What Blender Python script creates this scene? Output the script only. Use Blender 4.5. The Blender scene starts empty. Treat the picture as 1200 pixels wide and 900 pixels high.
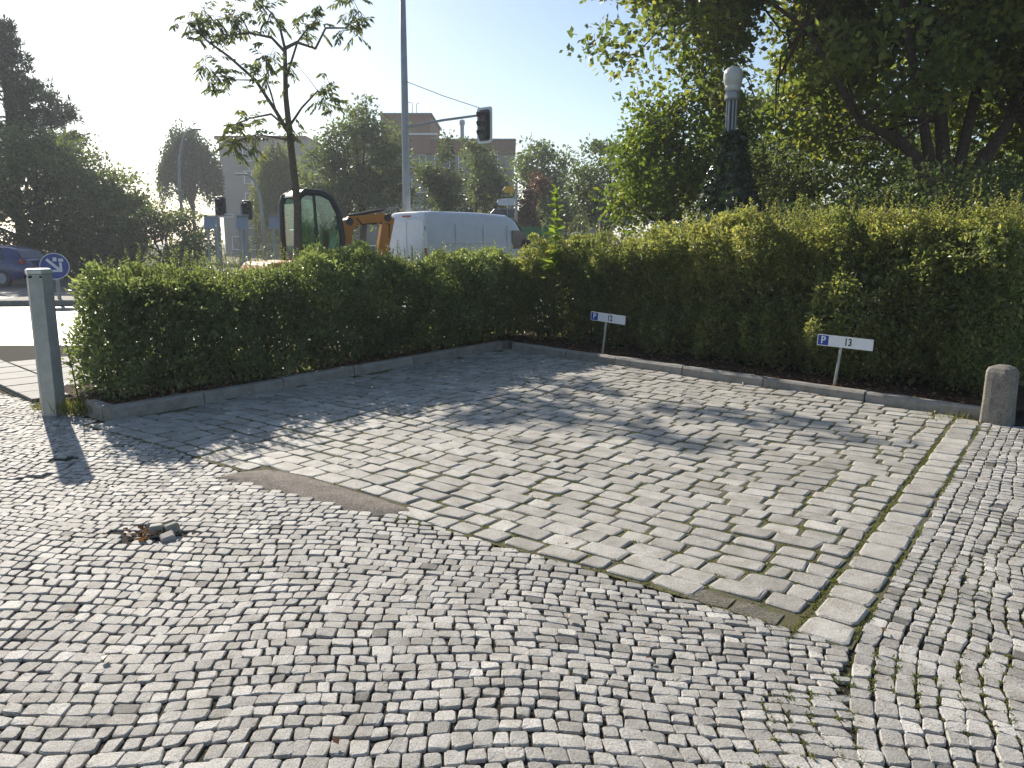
import bpy, math
import numpy as np
from math import sin, cos, pi, radians

# ------------------------------------------------------------------ camera, world, sun, exposure
scene = bpy.context.scene
cam_data = bpy.data.cameras.new('camera'); cam = bpy.data.objects.new('camera', cam_data)
scene.collection.objects.link(cam); scene.camera = cam
cam_data.sensor_width = 36.0; cam_data.lens = 27.0
cam_data.clip_start = 0.05; cam_data.clip_end = 2000
cam.location = (0, 0, 1.6)
cam.rotation_euler = (radians(90 - 10.45), 0, 0)

SUN_EL = radians(29.0); SUN_AZ = radians(-33.5)          # azimuth measured from +Y towards +X
world = bpy.data.worlds.new('World'); scene.world = world; world.use_nodes = True
wn = world.node_tree.nodes; wl = world.node_tree.links
sky = wn.new('ShaderNodeTexSky'); sky.sky_type = 'NISHITA'; sky.sun_disc = False
sky.sun_elevation = SUN_EL; sky.sun_rotation = SUN_AZ
sky.air_density = 1.0; sky.dust_density = 0.7; sky.ozone_density = 1.5; sky.altitude = 50
wl.new(sky.outputs[0], wn['Background'].inputs[0]); wn['Background'].inputs[1].default_value = 0.093

sun_d = bpy.data.lights.new('sun', 'SUN'); sun_d.energy = 5.0; sun_d.angle = radians(0.53); sun_d.color = (1.0, 0.915, 0.79)
sun = bpy.data.objects.new('sun', sun_d); scene.collection.objects.link(sun)
sun.rotation_euler = (radians(90) - SUN_EL, 0, pi - SUN_AZ)

vs = scene.view_settings
vs.view_transform = 'Standard'; vs.look = 'None'; vs.exposure = 0.62; vs.gamma = 1.0; vs.use_curve_mapping = False
scene.cycles.use_denoising = True
scene.cycles.max_bounces = 7; scene.cycles.transparent_max_bounces = 8; scene.cycles.volume_bounces = 0; scene.cycles.caustics_reflective = False; scene.cycles.caustics_refractive = False

rng = np.random.default_rng(7)
COL = scene.collection

# ------------------------------------------------------------------ helpers
def U(a, b, n=None): return rng.uniform(a, b, n)

def tagp(o, label=None, cat=None, group=None, kind=None):
    if label: o['label'] = label
    if cat: o['category'] = cat
    if group: o['group'] = group
    if kind: o['kind'] = kind
    return o

def thing(name, label, cat, loc=(0, 0, 0), group=None):
    o = bpy.data.objects.new(name, None); COL.objects.link(o)
    o.location = loc; o.empty_display_size = 0.2
    return tagp(o, label, cat, group)

def root_loc(parent):
    v = np.zeros(3); p = parent
    while p is not None:
        v += np.array(p.location[:]); p = p.parent
    return v

def mk(name, V, F4=None, F3=None, mat=None, parent=None, tone=None, smooth=False, polys=None):
    """one mesh object; V in world space, stored relative to its root"""
    V = np.asarray(V, np.float32).reshape(-1, 3)
    if parent is not None: V = V - root_loc(parent).astype(np.float32)
    me = bpy.data.meshes.new(name)
    if polys is not None:
        me.from_pydata([tuple(v) for v in V.tolist()], [], polys)
    else:
        F4 = np.zeros((0, 4), np.int32) if F4 is None else np.asarray(F4, np.int32).reshape(-1, 4)
        F3 = np.zeros((0, 3), np.int32) if F3 is None else np.asarray(F3, np.int32).reshape(-1, 3)
        n4, n3 = len(F4), len(F3)
        me.vertices.add(len(V)); me.vertices.foreach_set('co', V.ravel())
        me.loops.add(n4 * 4 + n3 * 3)
        me.loops.foreach_set('vertex_index', np.concatenate([F4.ravel(), F3.ravel()]).astype(np.int32))
        me.polygons.add(n4 + n3)
        me.polygons.foreach_set('loop_start', np.concatenate([np.arange(n4) * 4, n4 * 4 + np.arange(n3) * 3]).astype(np.int32))
        me.update(calc_edges=True)
    if tone is not None:
        at = me.attributes.new('tone', 'FLOAT', 'POINT'); at.data.foreach_set('value', np.asarray(tone, np.float32))
    me.polygons.foreach_set('use_smooth', np.full(len(me.polygons), bool(smooth)))
    if mat is not None: me.materials.append(mat)
    me.validate()
    o = bpy.data.objects.new(name, me); COL.objects.link(o)
    if parent is not None: o.parent = parent
    return o

class MB:
    """collects faces of ONE part"""
    def __init__(s): s.v = []; s.f = []
    def add(s, V, F):
        k = len(s.v); s.v += [tuple(map(float, p)) for p in V]; s.f += [tuple(int(i) + k for i in f) for f in F]; return s
    def box(s, c, d, rz=0.0, ry=0.0, rx=0.0):
        hx, hy, hz = d[0] / 2, d[1] / 2, d[2] / 2
        P = np.array([(x, y, z) for x in (-hx, hx) for y in (-hy, hy) for z in (-hz, hz)])
        P = P @ rot(rx, ry, rz).T + np.array(c)
        return s.add(P, [(0, 1, 3, 2), (4, 6, 7, 5), (0, 4, 5, 1), (2, 3, 7, 6), (0, 2, 6, 4), (1, 5, 7, 3)])
    def prism(s, poly, h0, h1, axis='z'):
        n = len(poly); f = {'z': lambda a, b, h: (a, b, h), 'y': lambda a, b, h: (a, h, b), 'x': lambda a, b, h: (h, a, b)}[axis]
        V = [f(a, b, h0) for a, b in poly] + [f(a, b, h1) for a, b in poly]
        F = [tuple(range(n))[::-1], tuple(range(n, 2 * n))] + [(i, (i + 1) % n, n + (i + 1) % n, n + i) for i in range(n)]
        return s.add(V, F)
    def tube(s, pts, r, n=8, cap=True):
        V, F = tube(pts, r, n); k = len(V)
        F = [tuple(q) for q in F]
        if cap: F += [tuple(range(n))[::-1], tuple(range(k - n, k))]
        return s.add(V, F)
    def lathe(s, prof, c, n=20):
        V = []; F = []
        for r, z in prof:
            for i in range(n): V.append((c[0] + r * cos(2 * pi * i / n), c[1] + r * sin(2 * pi * i / n), c[2] + z))
        for j in range(len(prof) - 1):
            for i in range(n):
                F.append((j * n + i, j * n + (i + 1) % n, (j + 1) * n + (i + 1) % n, (j + 1) * n + i))
        F += [tuple(range(n))[::-1], tuple(range((len(prof) - 1) * n, len(prof) * n))]
        return s.add(V, F)
    def disc(s, c, r, t, axis, n=24):
        ax = np.array(axis, float); ax /= np.linalg.norm(ax); return s.tube([np.array(c) - ax * t / 2, np.array(c) + ax * t / 2], [r, r], n)
    def loft(s, rings, caps=True):
        n = len(rings[0]); V = [p for r in rings for p in r]; F = []
        for j in range(len(rings) - 1):
            for i in range(n): F.append((j * n + i, j * n + (i + 1) % n, (j + 1) * n + (i + 1) % n, (j + 1) * n + i))
        if caps: F += [tuple(range(n))[::-1], tuple(range((len(rings) - 1) * n, len(rings) * n))]
        return s.add(V, F)
    def xf(s, rz=0.0, loc=(0, 0, 0), sc=1.0):
        P = (np.array(s.v) * (sc, sc, 1)) @ rot(0, 0, rz).T + np.array(loc); s.v = [tuple(p) for p in P.tolist()]; return s
    def build(s, name, mat, parent=None, smooth=False, bevel=0.0, seg=2):
        o = mk(name, s.v, mat=mat, parent=parent, polys=s.f)
        if smooth: o.data.polygons.foreach_set('use_smooth', np.ones(len(o.data.polygons), bool))
        if bevel:
            m = o.modifiers.new('bevel', 'BEVEL'); m.width = bevel; m.segments = seg; m.limit_method = 'ANGLE'; m.angle_limit = radians(35)
        return o

def rot(rx, ry, rz):
    cx, sx, cy, sy, cz, sz = cos(rx), sin(rx), cos(ry), sin(ry), cos(rz), sin(rz)
    X = np.array([[1, 0, 0], [0, cx, -sx], [0, sx, cx]]); Y = np.array([[cy, 0, sy], [0, 1, 0], [-sy, 0, cy]]); Z = np.array([[cz, -sz, 0], [sz, cz, 0], [0, 0, 1]])
    return Z @ Y @ X

def tube(pts, r, n=6):
    pts = np.asarray(pts, float); m = len(pts); r = np.broadcast_to(np.asarray(r, float), (m,))
    T = np.gradient(pts, axis=0); T /= np.linalg.norm(T, axis=1)[:, None] + 1e-9
    ref = np.array([1.0, 0.13, 0.07]) if abs(T[0, 2]) > 0.7 else np.array([0.05, 0.1, 1.0])
    A = np.cross(T, ref); A /= np.linalg.norm(A, axis=1)[:, None] + 1e-9
    B = np.cross(T, A)
    an = np.arange(n) * 2 * pi / n
    V = pts[:, None, :] + r[:, None, None] * (A[:, None, :] * np.cos(an)[None, :, None] + B[:, None, :] * np.sin(an)[None, :, None])
    idx = np.arange(m * n).reshape(m, n); nx = np.roll(idx, -1, 1)
    F = np.stack([idx[:-1], nx[:-1], nx[1:], idx[1:]], -1).reshape(-1, 4)
    return V.reshape(-1, 3), F

class Tubes:
    def __init__(s): s.V = []; s.F = []; s.k = 0
    def add(s, pts, r, n=6):
        V, F = tube(pts, r, n); s.V.append(V); s.F.append(F + s.k); s.k += len(V)
    def build(s, name, mat, parent): return mk(name, np.concatenate(s.V), np.concatenate(s.F), None, mat, parent, smooth=True)

_ph = np.random.default_rng(3)
_K = _ph.normal(0, 1, (14, 3)); _PH = _ph.uniform(0, 2 * pi, 14)
def noise3(P, freq):
    P = np.asarray(P, float) * freq; v = np.zeros(len(P))
    for k, ph in zip(_K, _PH): v += np.sin(P @ k * 1.6 + ph)
    return v / 3.7                                                   # about -1.5 .. 1.5
def unit(A): return A / (np.linalg.norm(A, axis=-1, keepdims=True) + 1e-9)

# ------------------------------------------------------------------ materials
def new_mat(name):
    m = bpy.data.materials.new(name); m.use_nodes = True
    nt = m.node_tree; b = nt.nodes['Principled BSDF']; return m, nt, b
def nd(nt, typ, **kw):
    n = nt.nodes.new(typ)
    for k, v in kw.items(): setattr(n, k, v)
    return n
def ramp(nt, fac, stops):
    r = nd(nt, 'ShaderNodeValToRGB'); e = r.color_ramp.elements
    while len(e) < len(stops): e.new(0.5)
    for x, (p, c) in zip(e, stops): x.position = p; x.color = (*c, 1)
    nt.links.new(fac, r.inputs[0]); return r.outputs[0]
def noise(nt, scale, detail=4, rough=0.6, coord='Object'):
    t = nd(nt, 'ShaderNodeTexCoord'); n = nd(nt, 'ShaderNodeTexNoise')
    n.inputs['Scale'].default_value = scale; n.inputs['Detail'].default_value = detail; n.inputs['Roughness'].default_value = rough
    nt.links.new(t.outputs[coord], n.inputs['Vector']); return n.outputs['Fac']
def mixc(nt, fac, a, b, mode='MIX'):
    m = nd(nt, 'ShaderNodeMix', data_type='RGBA', blend_type=mode)
    for sock, v in ((m.inputs[0], fac), (m.inputs[6], a), (m.inputs[7], b)):
        if hasattr(v, 'links') or hasattr(v, 'is_linked'): nt.links.new(v, sock)
        elif isinstance(v, (int, float)): sock.default_value = v
        else: sock.default_value = (*v, 1)
    return m.outputs[2]
def bump(nt, b, h, strength, dist=0.01):
    n = nd(nt, 'ShaderNodeBump'); n.inputs['Strength'].default_value = strength; n.inputs['Distance'].default_value = dist
    nt.links.new(h, n.inputs['Height']); nt.links.new(n.outputs[0], b.inputs['Normal'])
def plain(name, col, rough=0.5, metal=0.0, var=0.12, scale=6.0, bmp=0.0, spec=0.5):
    m, nt, b = new_mat(name)
    f = noise(nt, scale, 5)
    c = ramp(nt, f, [(0.3, tuple(x * (1 - var) for x in col)), (0.7, tuple(min(1, x * (1 + var)) for x in col))])
    nt.links.new(c, b.inputs['Base Color']); b.inputs['Roughness'].default_value = rough; b.inputs['Metallic'].default_value = metal
    b.inputs['Specular IOR Level'].default_value = spec
    if bmp: bump(nt, b, noise(nt, scale * 8, 4), bmp, 0.01)
    return m
def tone_attr(nt):
    a = nd(nt, 'ShaderNodeAttribute'); a.attribute_name = 'tone'; return a.outputs['Fac']

def granite(name, lo, hi, moss=(0.10, 0.11, 0.05), mossy=0.2):
    m, nt, b = new_mat(name)
    base = ramp(nt, tone_attr(nt), [(0.0, tuple(x * 0.55 for x in lo)), (0.06, lo), (0.55, tuple((x + y) / 2 for x, y in zip(lo, hi))), (1.0, hi)])
    sp = noise(nt, 170, 4, 0.8, 'Object'); spc = ramp(nt, sp, [(0.36, (0.30, 0.30, 0.32)), (0.48, (0.95, 0.95, 0.95)), (0.62, (1.28, 1.26, 1.22))])
    c = mixc(nt, 0.85, base, spc, 'MULTIPLY')
    st = noise(nt, 7.0, 6, 0.65); stc = ramp(nt, st, [(0.35, (0.66, 0.63, 0.58)), (0.58, (1, 1, 1))])
    c = mixc(nt, 0.75, c, stc, 'MULTIPLY')
    ms = noise(nt, 2.3, 8, 0.7); msf = ramp(nt, ms, [(0.60, (0, 0, 0)), (0.74, (mossy,) * 3)])
    c = mixc(nt, msf, c, moss)
    nt.links.new(c, b.inputs['Base Color']); b.inputs['Roughness'].default_value = 0.72; b.inputs['Specular IOR Level'].default_value = 0.35
    h1 = noise(nt, 80, 6, 0.7)
    bump(nt, b, h1, 0.6, 0.007)
    return m

def leafmat(name, c0, c1, c2, transl=0.4, rough=0.42, spec=0.35):
    m, nt, b = new_mat(name)
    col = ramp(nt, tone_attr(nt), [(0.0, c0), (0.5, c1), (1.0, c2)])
    nt.links.new(col, b.inputs['Base Color']); b.inputs['Roughness'].default_value = rough; b.inputs['Specular IOR Level'].default_value = spec
    t = nd(nt, 'ShaderNodeBsdfTranslucent')
    tc = mixc(nt, 1.0, col, (1.75, 1.75, 0.95), 'MULTIPLY'); nt.links.new(tc, t.inputs[0])
    mx = nd(nt, 'ShaderNodeMixShader'); mx.inputs[0].default_value = transl
    nt.links.new(b.outputs[0], mx.inputs[1]); nt.links.new(t.outputs[0], mx.inputs[2])
    nt.links.new(mx.outputs[0], nt.nodes['Material Output'].inputs[0])
    return m

def glass_dark(name, col=(0.03, 0.05, 0.05), rough=0.05):
    m, nt, b = new_mat(name); b.inputs['Base Color'].default_value = (*col, 1); b.inputs['Roughness'].default_value = rough
    b.inputs['Specular IOR Level'].default_value = 0.8
    return m
def glass_clear(name, tint):
    m, nt, b = new_mat(name)
    t = nd(nt, 'ShaderNodeBsdfTransparent'); t.inputs[0].default_value = (*tint, 1)
    g = nd(nt, 'ShaderNodeBsdfGlossy'); g.inputs['Roughness'].default_value = 0.0
    mx = nd(nt, 'ShaderNodeMixShader'); mx.inputs[0].default_value = 0.14
    nt.links.new(t.outputs[0], mx.inputs[1]); nt.links.new(g.outputs[0], mx.inputs[2]); nt.links.new(mx.outputs[0], nt.nodes['Material Output'].inputs[0])
    return m
def paint(name, col, rough=0.3, coat=0.6, metal=0.0):
    m, nt, b = new_mat(name)
    f = noise(nt, 3.0, 6); c = ramp(nt, f, [(0.3, tuple(x * 0.9 for x in col)), (0.7, col)])
    nt.links.new(c, b.inputs['Base Color']); b.inputs['Roughness'].default_value = rough; b.inputs['Coat Weight'].default_value = coat; b.inputs['Metallic'].default_value = metal
    return m

M = {}
M['mosaic'] = granite('mosaic_granite', (0.29, 0.28, 0.26), (0.58, 0.56, 0.52), mossy=0.18)
M['block'] = granite('block_granite', (0.33, 0.315, 0.285), (0.54, 0.52, 0.475), mossy=0.45)
M['kerbstone'] = granite('kerb_granite', (0.29, 0.27, 0.24), (0.40, 0.375, 0.335), mossy=0.4)
def joint_mat(name, dirt, moss, lo, hi, sc):
    m, nt, b = new_mat(name)
    f = noise(nt, sc, 8, 0.7); c = ramp(nt, f, [(lo, dirt), (hi, moss)])
    g = noise(nt, 120, 3, 0.7); c = mixc(nt, 0.8, c, ramp(nt, g, [(0.3, (0.45, 0.45, 0.45)), (0.7, (1.3, 1.3, 1.3))]), 'MULTIPLY')
    nt.links.new(c, b.inputs['Base Color']); b.inputs['Roughness'].default_value = 0.95; b.inputs['Specular IOR Level'].default_value = 0.1
    bump(nt, b, g, 0.8, 0.01); return m
M['joint'] = joint_mat('mosaic_joint_sand', (0.045, 0.040, 0.034), (0.075, 0.08, 0.036), 0.52, 0.66, 1.1)
M['mossjoint'] = joint_mat('bay_joint_moss', (0.15, 0.135, 0.085), (0.155, 0.165, 0.055), 0.44, 0.66, 3.0)
M['soil'] = joint_mat('soil', (0.055, 0.036, 0.026), (0.10, 0.06, 0.042), 0.35, 0.65, 6.0)
M['ground'] = joint_mat('dry_ground', (0.16, 0.13, 0.09), (0.11, 0.12, 0.05), 0.4, 0.62, 0.25)
M['asphalt'] = plain('asphalt', (0.075, 0.075, 0.078), 0.55, var=0.2, scale=1.5, bmp=0.25)
def gravelly(name, lo, hi):
    m, nt, b = new_mat(name); g = noise(nt, 95, 4, 0.8); c = ramp(nt, g, [(0.35, tuple(x * 0.35 for x in lo)), (0.5, lo), (0.65, hi)])
    st = noise(nt, 9, 6, 0.7); c = mixc(nt, 0.8, c, ramp(nt, st, [(0.35, (0.6, 0.58, 0.55)), (0.6, (1.1, 1.08, 1.05))]), 'MULTIPLY')
    nt.links.new(c, b.inputs['Base Color']); b.inputs['Roughness'].default_value = 0.9; bump(nt, b, g, 1.0, 0.012); return m
M['patch'] = gravelly('worn_asphalt', (0.24, 0.205, 0.175), (0.40, 0.35, 0.30))
M['slab'] = plain('concrete_slab', (0.22, 0.215, 0.20), 0.8, var=0.15, scale=5, bmp=0.2)
M['concrete'] = plain('old_concrete', (0.25, 0.235, 0.20), 0.9, var=0.28, scale=9, bmp=0.6); M['weathered'] = gravelly('weathered_concrete', (0.20, 0.18, 0.14), (0.30, 0.275, 0.225))
M['white'] = plain('road_paint', (0.72, 0.72, 0.70), 0.6, var=0.1)
M['galv'] = plain('galvanised_steel', (0.36, 0.385, 0.375), 0.42, 0.55, var=0.16, scale=9, bmp=0.05)
M['galvcap'] = plain('galvanised_cap', (0.55, 0.57, 0.56), 0.35, 0.7, var=0.1, scale=9)
M['hole'] = plain('bolt_hole', (0.01, 0.01, 0.01), 0.8)
M['steel'] = plain('grey_steel', (0.30, 0.32, 0.34), 0.45, 0.4, var=0.12, scale=4)
M['darksteel'] = plain('dark_steel', (0.045, 0.05, 0.055), 0.45, 0.3, var=0.2, scale=4)
M['black'] = plain('black_plastic', (0.015, 0.016, 0.018), 0.4, var=0.2)
M['signwhite'] = plain('sign_white', (0.80, 0.81, 0.82), 0.35, var=0.05, scale=14)
M['signblue'] = plain('sign_blue', (0.012, 0.05, 0.32), 0.35, var=0.08)
M['ink'] = plain('sign_ink', (0.012, 0.012, 0.014), 0.5)
M['bark'] = plain('bark', (0.085, 0.065, 0.05), 0.9, var=0.35, scale=14, bmp=0.8, spec=0.15)
M['barkgrey'] = plain('grey_bark', (0.16, 0.145, 0.12), 0.9, var=0.3, scale=10, bmp=0.6, spec=0.15)
M['twig'] = plain('twig', (0.11, 0.085, 0.055), 0.85, var=0.3, scale=20, spec=0.15)
M['privet'] = leafmat('privet_leaf', (0.085, 0.115, 0.055), (0.15, 0.195, 0.085), (0.28, 0.31, 0.15), 0.50, 0.40, 0.55)
M['privet2'] = leafmat('privet_leaf_pale', (0.10, 0.125, 0.055), (0.185, 0.215, 0.085), (0.37, 0.34, 0.13), 0.55, 0.40, 0.55)
M['maple'] = leafmat('maple_leaf', (0.065, 0.095, 0.03), (0.12, 0.16, 0.045), (0.29, 0.28, 0.07), 0.55)
M['limegreen'] = leafmat('lime_leaf', (0.060, 0.10, 0.020), (0.12, 0.17, 0.03), (0.26, 0.26, 0.04), 0.5)
M['oak'] = leafmat('far_leaf', (0.065, 0.092, 0.045), (0.11, 0.145, 0.065), (0.19, 0.21, 0.09), 0.46)
M['dull'] = leafmat('grey_green_leaf', (0.05, 0.075, 0.035), (0.09, 0.12, 0.05), (0.15, 0.17, 0.075), 0.4)
M['darkleaf'] = leafmat('dark_leaf', (0.018, 0.035, 0.014), (0.034, 0.055, 0.022), (0.06, 0.085, 0.03), 0.3)
M['pine'] = leafmat('pine_needle', (0.02, 0.04, 0.024), (0.035, 0.06, 0.035), (0.06, 0.085, 0.045), 0.2)
M['willow'] = leafmat('willow_leaf', (0.10, 0.135, 0.03), (0.16, 0.19, 0.05), (0.26, 0.25, 0.08), 0.45)
M['birch'] = leafmat('birch_leaf', (0.035, 0.06, 0.028), (0.06, 0.09, 0.04), (0.11, 0.13, 0.055), 0.4)
M['ivy'] = leafmat('ivy_leaf', (0.015, 0.032, 0.014), (0.03, 0.052, 0.022), (0.05, 0.075, 0.03), 0.2, 0.25, 0.5)
M['redleaf'] = leafmat('copper_leaf', (0.07, 0.035, 0.03), (0.13, 0.065, 0.05), (0.20, 0.10, 0.07), 0.35)
M['rhus'] = leafmat('pinnate_leaf', (0.07, 0.095, 0.04), (0.12, 0.15, 0.06), (0.22, 0.22, 0.08), 0.45)
M['shoot'] = leafmat('young_shoot_leaf', (0.10, 0.16, 0.03), (0.16, 0.23, 0.04), (0.26, 0.29, 0.06), 0.5)
M['drygrass'] = leafmat('grass_blade', (0.10, 0.12, 0.035), (0.16, 0.17, 0.05), (0.30, 0.26, 0.11), 0.35)
M['mossblade'] = leafmat('moss_tuft', (0.09, 0.09, 0.03), (0.12, 0.14, 0.035), (0.20, 0.20, 0.06), 0.3)
M['deadleaf'] = leafmat('dead_leaf', (0.07, 0.03, 0.018), (0.16, 0.075, 0.035), (0.34, 0.22, 0.11), 0.25)
M['glass'] = glass_dark('window_glass', (0.05, 0.06, 0.07))
M['cabglass'] = glass_clear('cab_glass', (0.62, 0.80, 0.74))
M['carglass'] = glass_dark('car_glass', (0.02, 0.03, 0.05))

# ------------------------------------------------------------------ layout of the place (metres)
I0 = np.array([1.19, 2.98]); E1 = np.array([0.595, 0.804]); E2 = np.array([0.804, -0.595])   # bay frame: E1 into the bay, E2 to the right
def bay(a, b): return I0 + a * E2 + b * E1
def ab(P):
    Q = np.asarray(P, float)[..., :2] - I0; return Q @ E2, Q @ E1
A_LEFT = -6.20
def back_b(a): return 6.29 - (a - A_LEFT) * (6.29 - 4.93) / 6.40                                # back kerb line in the bay frame
def und(x, y): return 0.010 * np.sin(1.1 * x + 0.5 * y) + 0.007 * np.sin(2.3 * y - 1.7 * x + 1.0) + 0.004 * np.sin(4.1 * x + 3.3 * y)

# ---- paving stones: rows of rounded blocks as arrays
def stones(Q, top, gap, rnd, crown, jit, tilt, zj=0.004):
    """Q (N,4,2) cell corners, counter-clockwise -> verts (N,25,3)"""
    N = len(Q); C = Q.mean(1, keepdims=True)
    ln = np.linalg.norm(np.roll(Q, -1, 1) - Q, axis=2).mean(1)[:, None, None]
    Q = C + (Q - C) * (1 - gap / ln) + rng.normal(0, jit, Q.shape)
    nx = np.roll(Q, -1, 1); pv = np.roll(Q, 1, 1)
    r1 = rnd * rng.uniform(0.6, 1.5, (N, 4, 1)); r2 = rnd * rng.uniform(0.6, 1.5, (N, 4, 1))
    ring = np.stack([Q + (pv - Q) * r1, Q + (nx - Q) * r2], 2).reshape(N, 8, 2)
    C = ring.mean(1, keepdims=True)
    z = top + rng.normal(0, zj, (N, 1)); sl = rng.normal(0, tilt, (N, 1, 2))
    def lay(sc, dz, j):
        p = C + (ring - C) * sc + (rng.normal(0, j, ring.shape) if j else 0)
        zz = z + und(C[..., 0], C[..., 1]) + ((p - C) * sl).sum(2) + dz + (rng.normal(0, j * 0.7, (N, 8)) if j else 0)
        return np.concatenate([p, zz[..., None]], 2)
    L0 = lay(1.03, -0.035, 0); L1 = lay(1.0, -crown, jit * 0.25); L2 = lay(0.90, 0.0, jit * 0.22)
    cc = np.concatenate([C[:, 0], (z[:, 0] + und(C[:, 0, 0], C[:, 0, 1]) + crown * 0.2)[:, None]], 1)[:, None]
    return np.concatenate([L0, L1, L2, cc], 1)
_i = np.arange(8); _j = (_i + 1) % 8
SF4 = np.concatenate([np.stack([_i, _j, _j + 8, _i + 8], 1), np.stack([_i + 8, _j + 8, _j + 16, _i + 16], 1)])
SF3 = np.stack([_i + 16, _j + 16, np.full(8, 24)], 1)
def lay_stones(V, parent, mat, one, many, near=300):
    N = len(V); C = V[:, 24]
    c, s_ = cos(radians(10.45)), sin(radians(10.45))
    d = C - np.array(cam.location); zc = d[:, 1] * c - d[:, 2] * s_; yc = d[:, 1] * s_ + d[:, 2] * c
    vis = (np.abs(d[:, 0] / zc) < 0.66) & (np.abs(yc / zc) < 0.495) & (zc > 0)
    area = np.abs(np.cross(V[:, 10, :2] - V[:, 14, :2], V[:, 12, :2] - V[:, 8, :2]))
    size = np.where(vis, area / (zc ** 3 + 1e-6), 0)
    order = np.argsort(-size); pick = order[:near]; rest = order[near:]
    tone = np.clip(rng.normal(0.5, 0.22, N), 0.08, 1.0); tone[rng.random(N) < (0.012 if one == 'cobble' else 0.0)] = 0.0
    for k in pick: mk(one, V[k], SF4, SF3, mat, parent, tone=np.full(25, tone[k]))
    off = (np.arange(len(rest)) * 25)[:, None, None]
    o = mk(many, V[rest].reshape(-1, 3), (SF4[None] + off).reshape(-1, 4), (SF3[None] + off).reshape(-1, 3), mat, parent, tone=np.repeat(tone[rest], 25))
    o['kind'] = 'stuff'
    return N

def sheet(name, poly, z, mat, res=None, wavy=False, parent=None):
    """flat polygon, or a wavy grid clipped to nothing (rectangular bounds) when res is given"""
    if res is None:
        return mk(name, [(x, y, z) for x, y in poly], mat=mat, polys=[tuple(range(len(poly)))], parent=parent)
    (x0, y0), (x1, y1) = poly
    nx, ny = int((x1 - x0) / res) + 1, int((y1 - y0) / res) + 1
    X, Y = np.meshgrid(np.linspace(x0, x1, nx), np.linspace(y0, y1, ny)); Z = z + und(X, Y)
    V = np.stack([X, Y, Z], -1).reshape(-1, 3); i = np.arange(nx * ny).reshape(ny, nx)
    F = np.stack([i[:-1, :-1], i[:-1, 1:], i[1:, 1:], i[1:, :-1]], -1).reshape(-1, 4)
    return mk(name, V, F, None, mat, parent, smooth=True)

ground = tagp(sheet('ground', [(-400, -30), (400, -30), (400, 900), (-400, 900)], -0.09, M['ground']), kind='structure')

# ---- mosaic pavement bed and cobbles
pavement = tagp(sheet('pavement', [(-7.5, 0.6), (6.5, 9.2)], -0.012, M['joint'], 0.12), kind='structure')
R_BEND, B0 = 3.0, 0.30
def bcoord(P):
    """pattern right of the seam: courses parallel to the bay edging, fanning out below its corner"""
    a, b = ab(P); dy = B0 - b; dx = R_BEND - a
    r = np.hypot(dx, dy); ang = np.arctan2(dy, dx)
    return np.where(b >= B0, a, R_BEND - r), np.where(b >= B0, b, B0 - ang * (R_BEND - 0.9))
def bpoint(a, b):
    ang = np.where(b >= B0, 0, (B0 - b) / (R_BEND - 0.9)); r = R_BEND - a
    aa = np.where(b >= B0, a, R_BEND - r * np.cos(ang)); bb = np.where(b >= B0, b, B0 - r * np.sin(ang))
    return I0 + aa[..., None] * E2 + bb[..., None] * E1
SEAM = 0.215
hole_c = np.array([-2.02, 4.06])
patch_poly = [(-2.02, 5.08), (-1.95, 5.24), (-1.75, 5.33), (-1.52, 5.22), (-1.16, 4.93), (-0.80, 4.63), (-0.66, 4.42), (-0.80, 4.36), (-1.02, 4.47), (-1.30, 4.66), (-1.52, 4.80), (-1.80, 4.97)]
def in_poly(P, poly):
    x, y = P[..., 0], P[..., 1]; ins = np.zeros(x.shape, bool); n = len(poly)
    for i in range(n):
        (x1, y1), (x2, y2) = poly[i], poly[(i + 1) % n]
        c = ((y1 > y) != (y2 > y)) & (x < (x2 - x1) * (y - y1) / (y2 - y1 + 1e-12) + x1); ins ^= c
    return ins
cells = []
t = 1.45
while t < 9.2:                                                        # courses across the view
    hgt = U(0.058, 0.082); s = -7.2 + U(0, 0.05)
    while s < 2.2:
        w = U(0.055, 0.095)
        if rng.random() < 0.06: w *= 1.25
        cells.append((s, s + w, t, t + hgt)); s += w
    t += hgt
cells = np.array(cells)
S = np.stack([cells[:, 0], cells[:, 1], cells[:, 1], cells[:, 0]], 1); T = np.stack([cells[:, 2], cells[:, 2], cells[:, 3], cells[:, 3]], 1)
sm = np.clip((T - 2.2) / 1.7, 0, 1); sm = sm * sm * (3 - 2 * sm)
QX = S + 0.05 * np.sin(1.6 * T + 0.9 * S) + 0.018 * np.sin(5.1 * T - 2.2 * S)
QY = T - 0.16 * sm * (S + 1.2) - 0.05 * np.maximum(S, 0) ** 2 + 0.045 * np.sin(1.9 * S + 0.7 * T) + 0.012 * np.sin(6.3 * S + 1.1)
QA = np.stack([QX, QY], -1)
ac, bc = ab(QA.mean(1)); aB, bB = bcoord(QA.mean(1))
FRONT = -0.004 + 0.010 * np.sin(2.1 * ac) + 0.006 * np.sin(5.3 * ac + 1)
in_bay = (bc > FRONT) & (ac > A_LEFT - 0.05)
LINE = QA.mean(1) @ np.array([0.70, 0.72]) > (-5.71 * 0.70 + 8.41 * 0.72)
LINE &= QA.mean(1)[:, 0] < -4.3                                                                # far edge: line of slabs
keep = ~in_bay & ~((aB > SEAM) ) & ~LINE & ~in_poly(QA.mean(1), patch_poly)
keep &= ~((ac < A_LEFT) & (ac > A_LEFT - 3) & (bc > 0.17))                                     # under the hedge bed
keep &= np.abs(QA.mean(1)[:, 0]) < 0.80 * QA.mean(1)[:, 1] + 2.2
QA = QA[keep]
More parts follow.
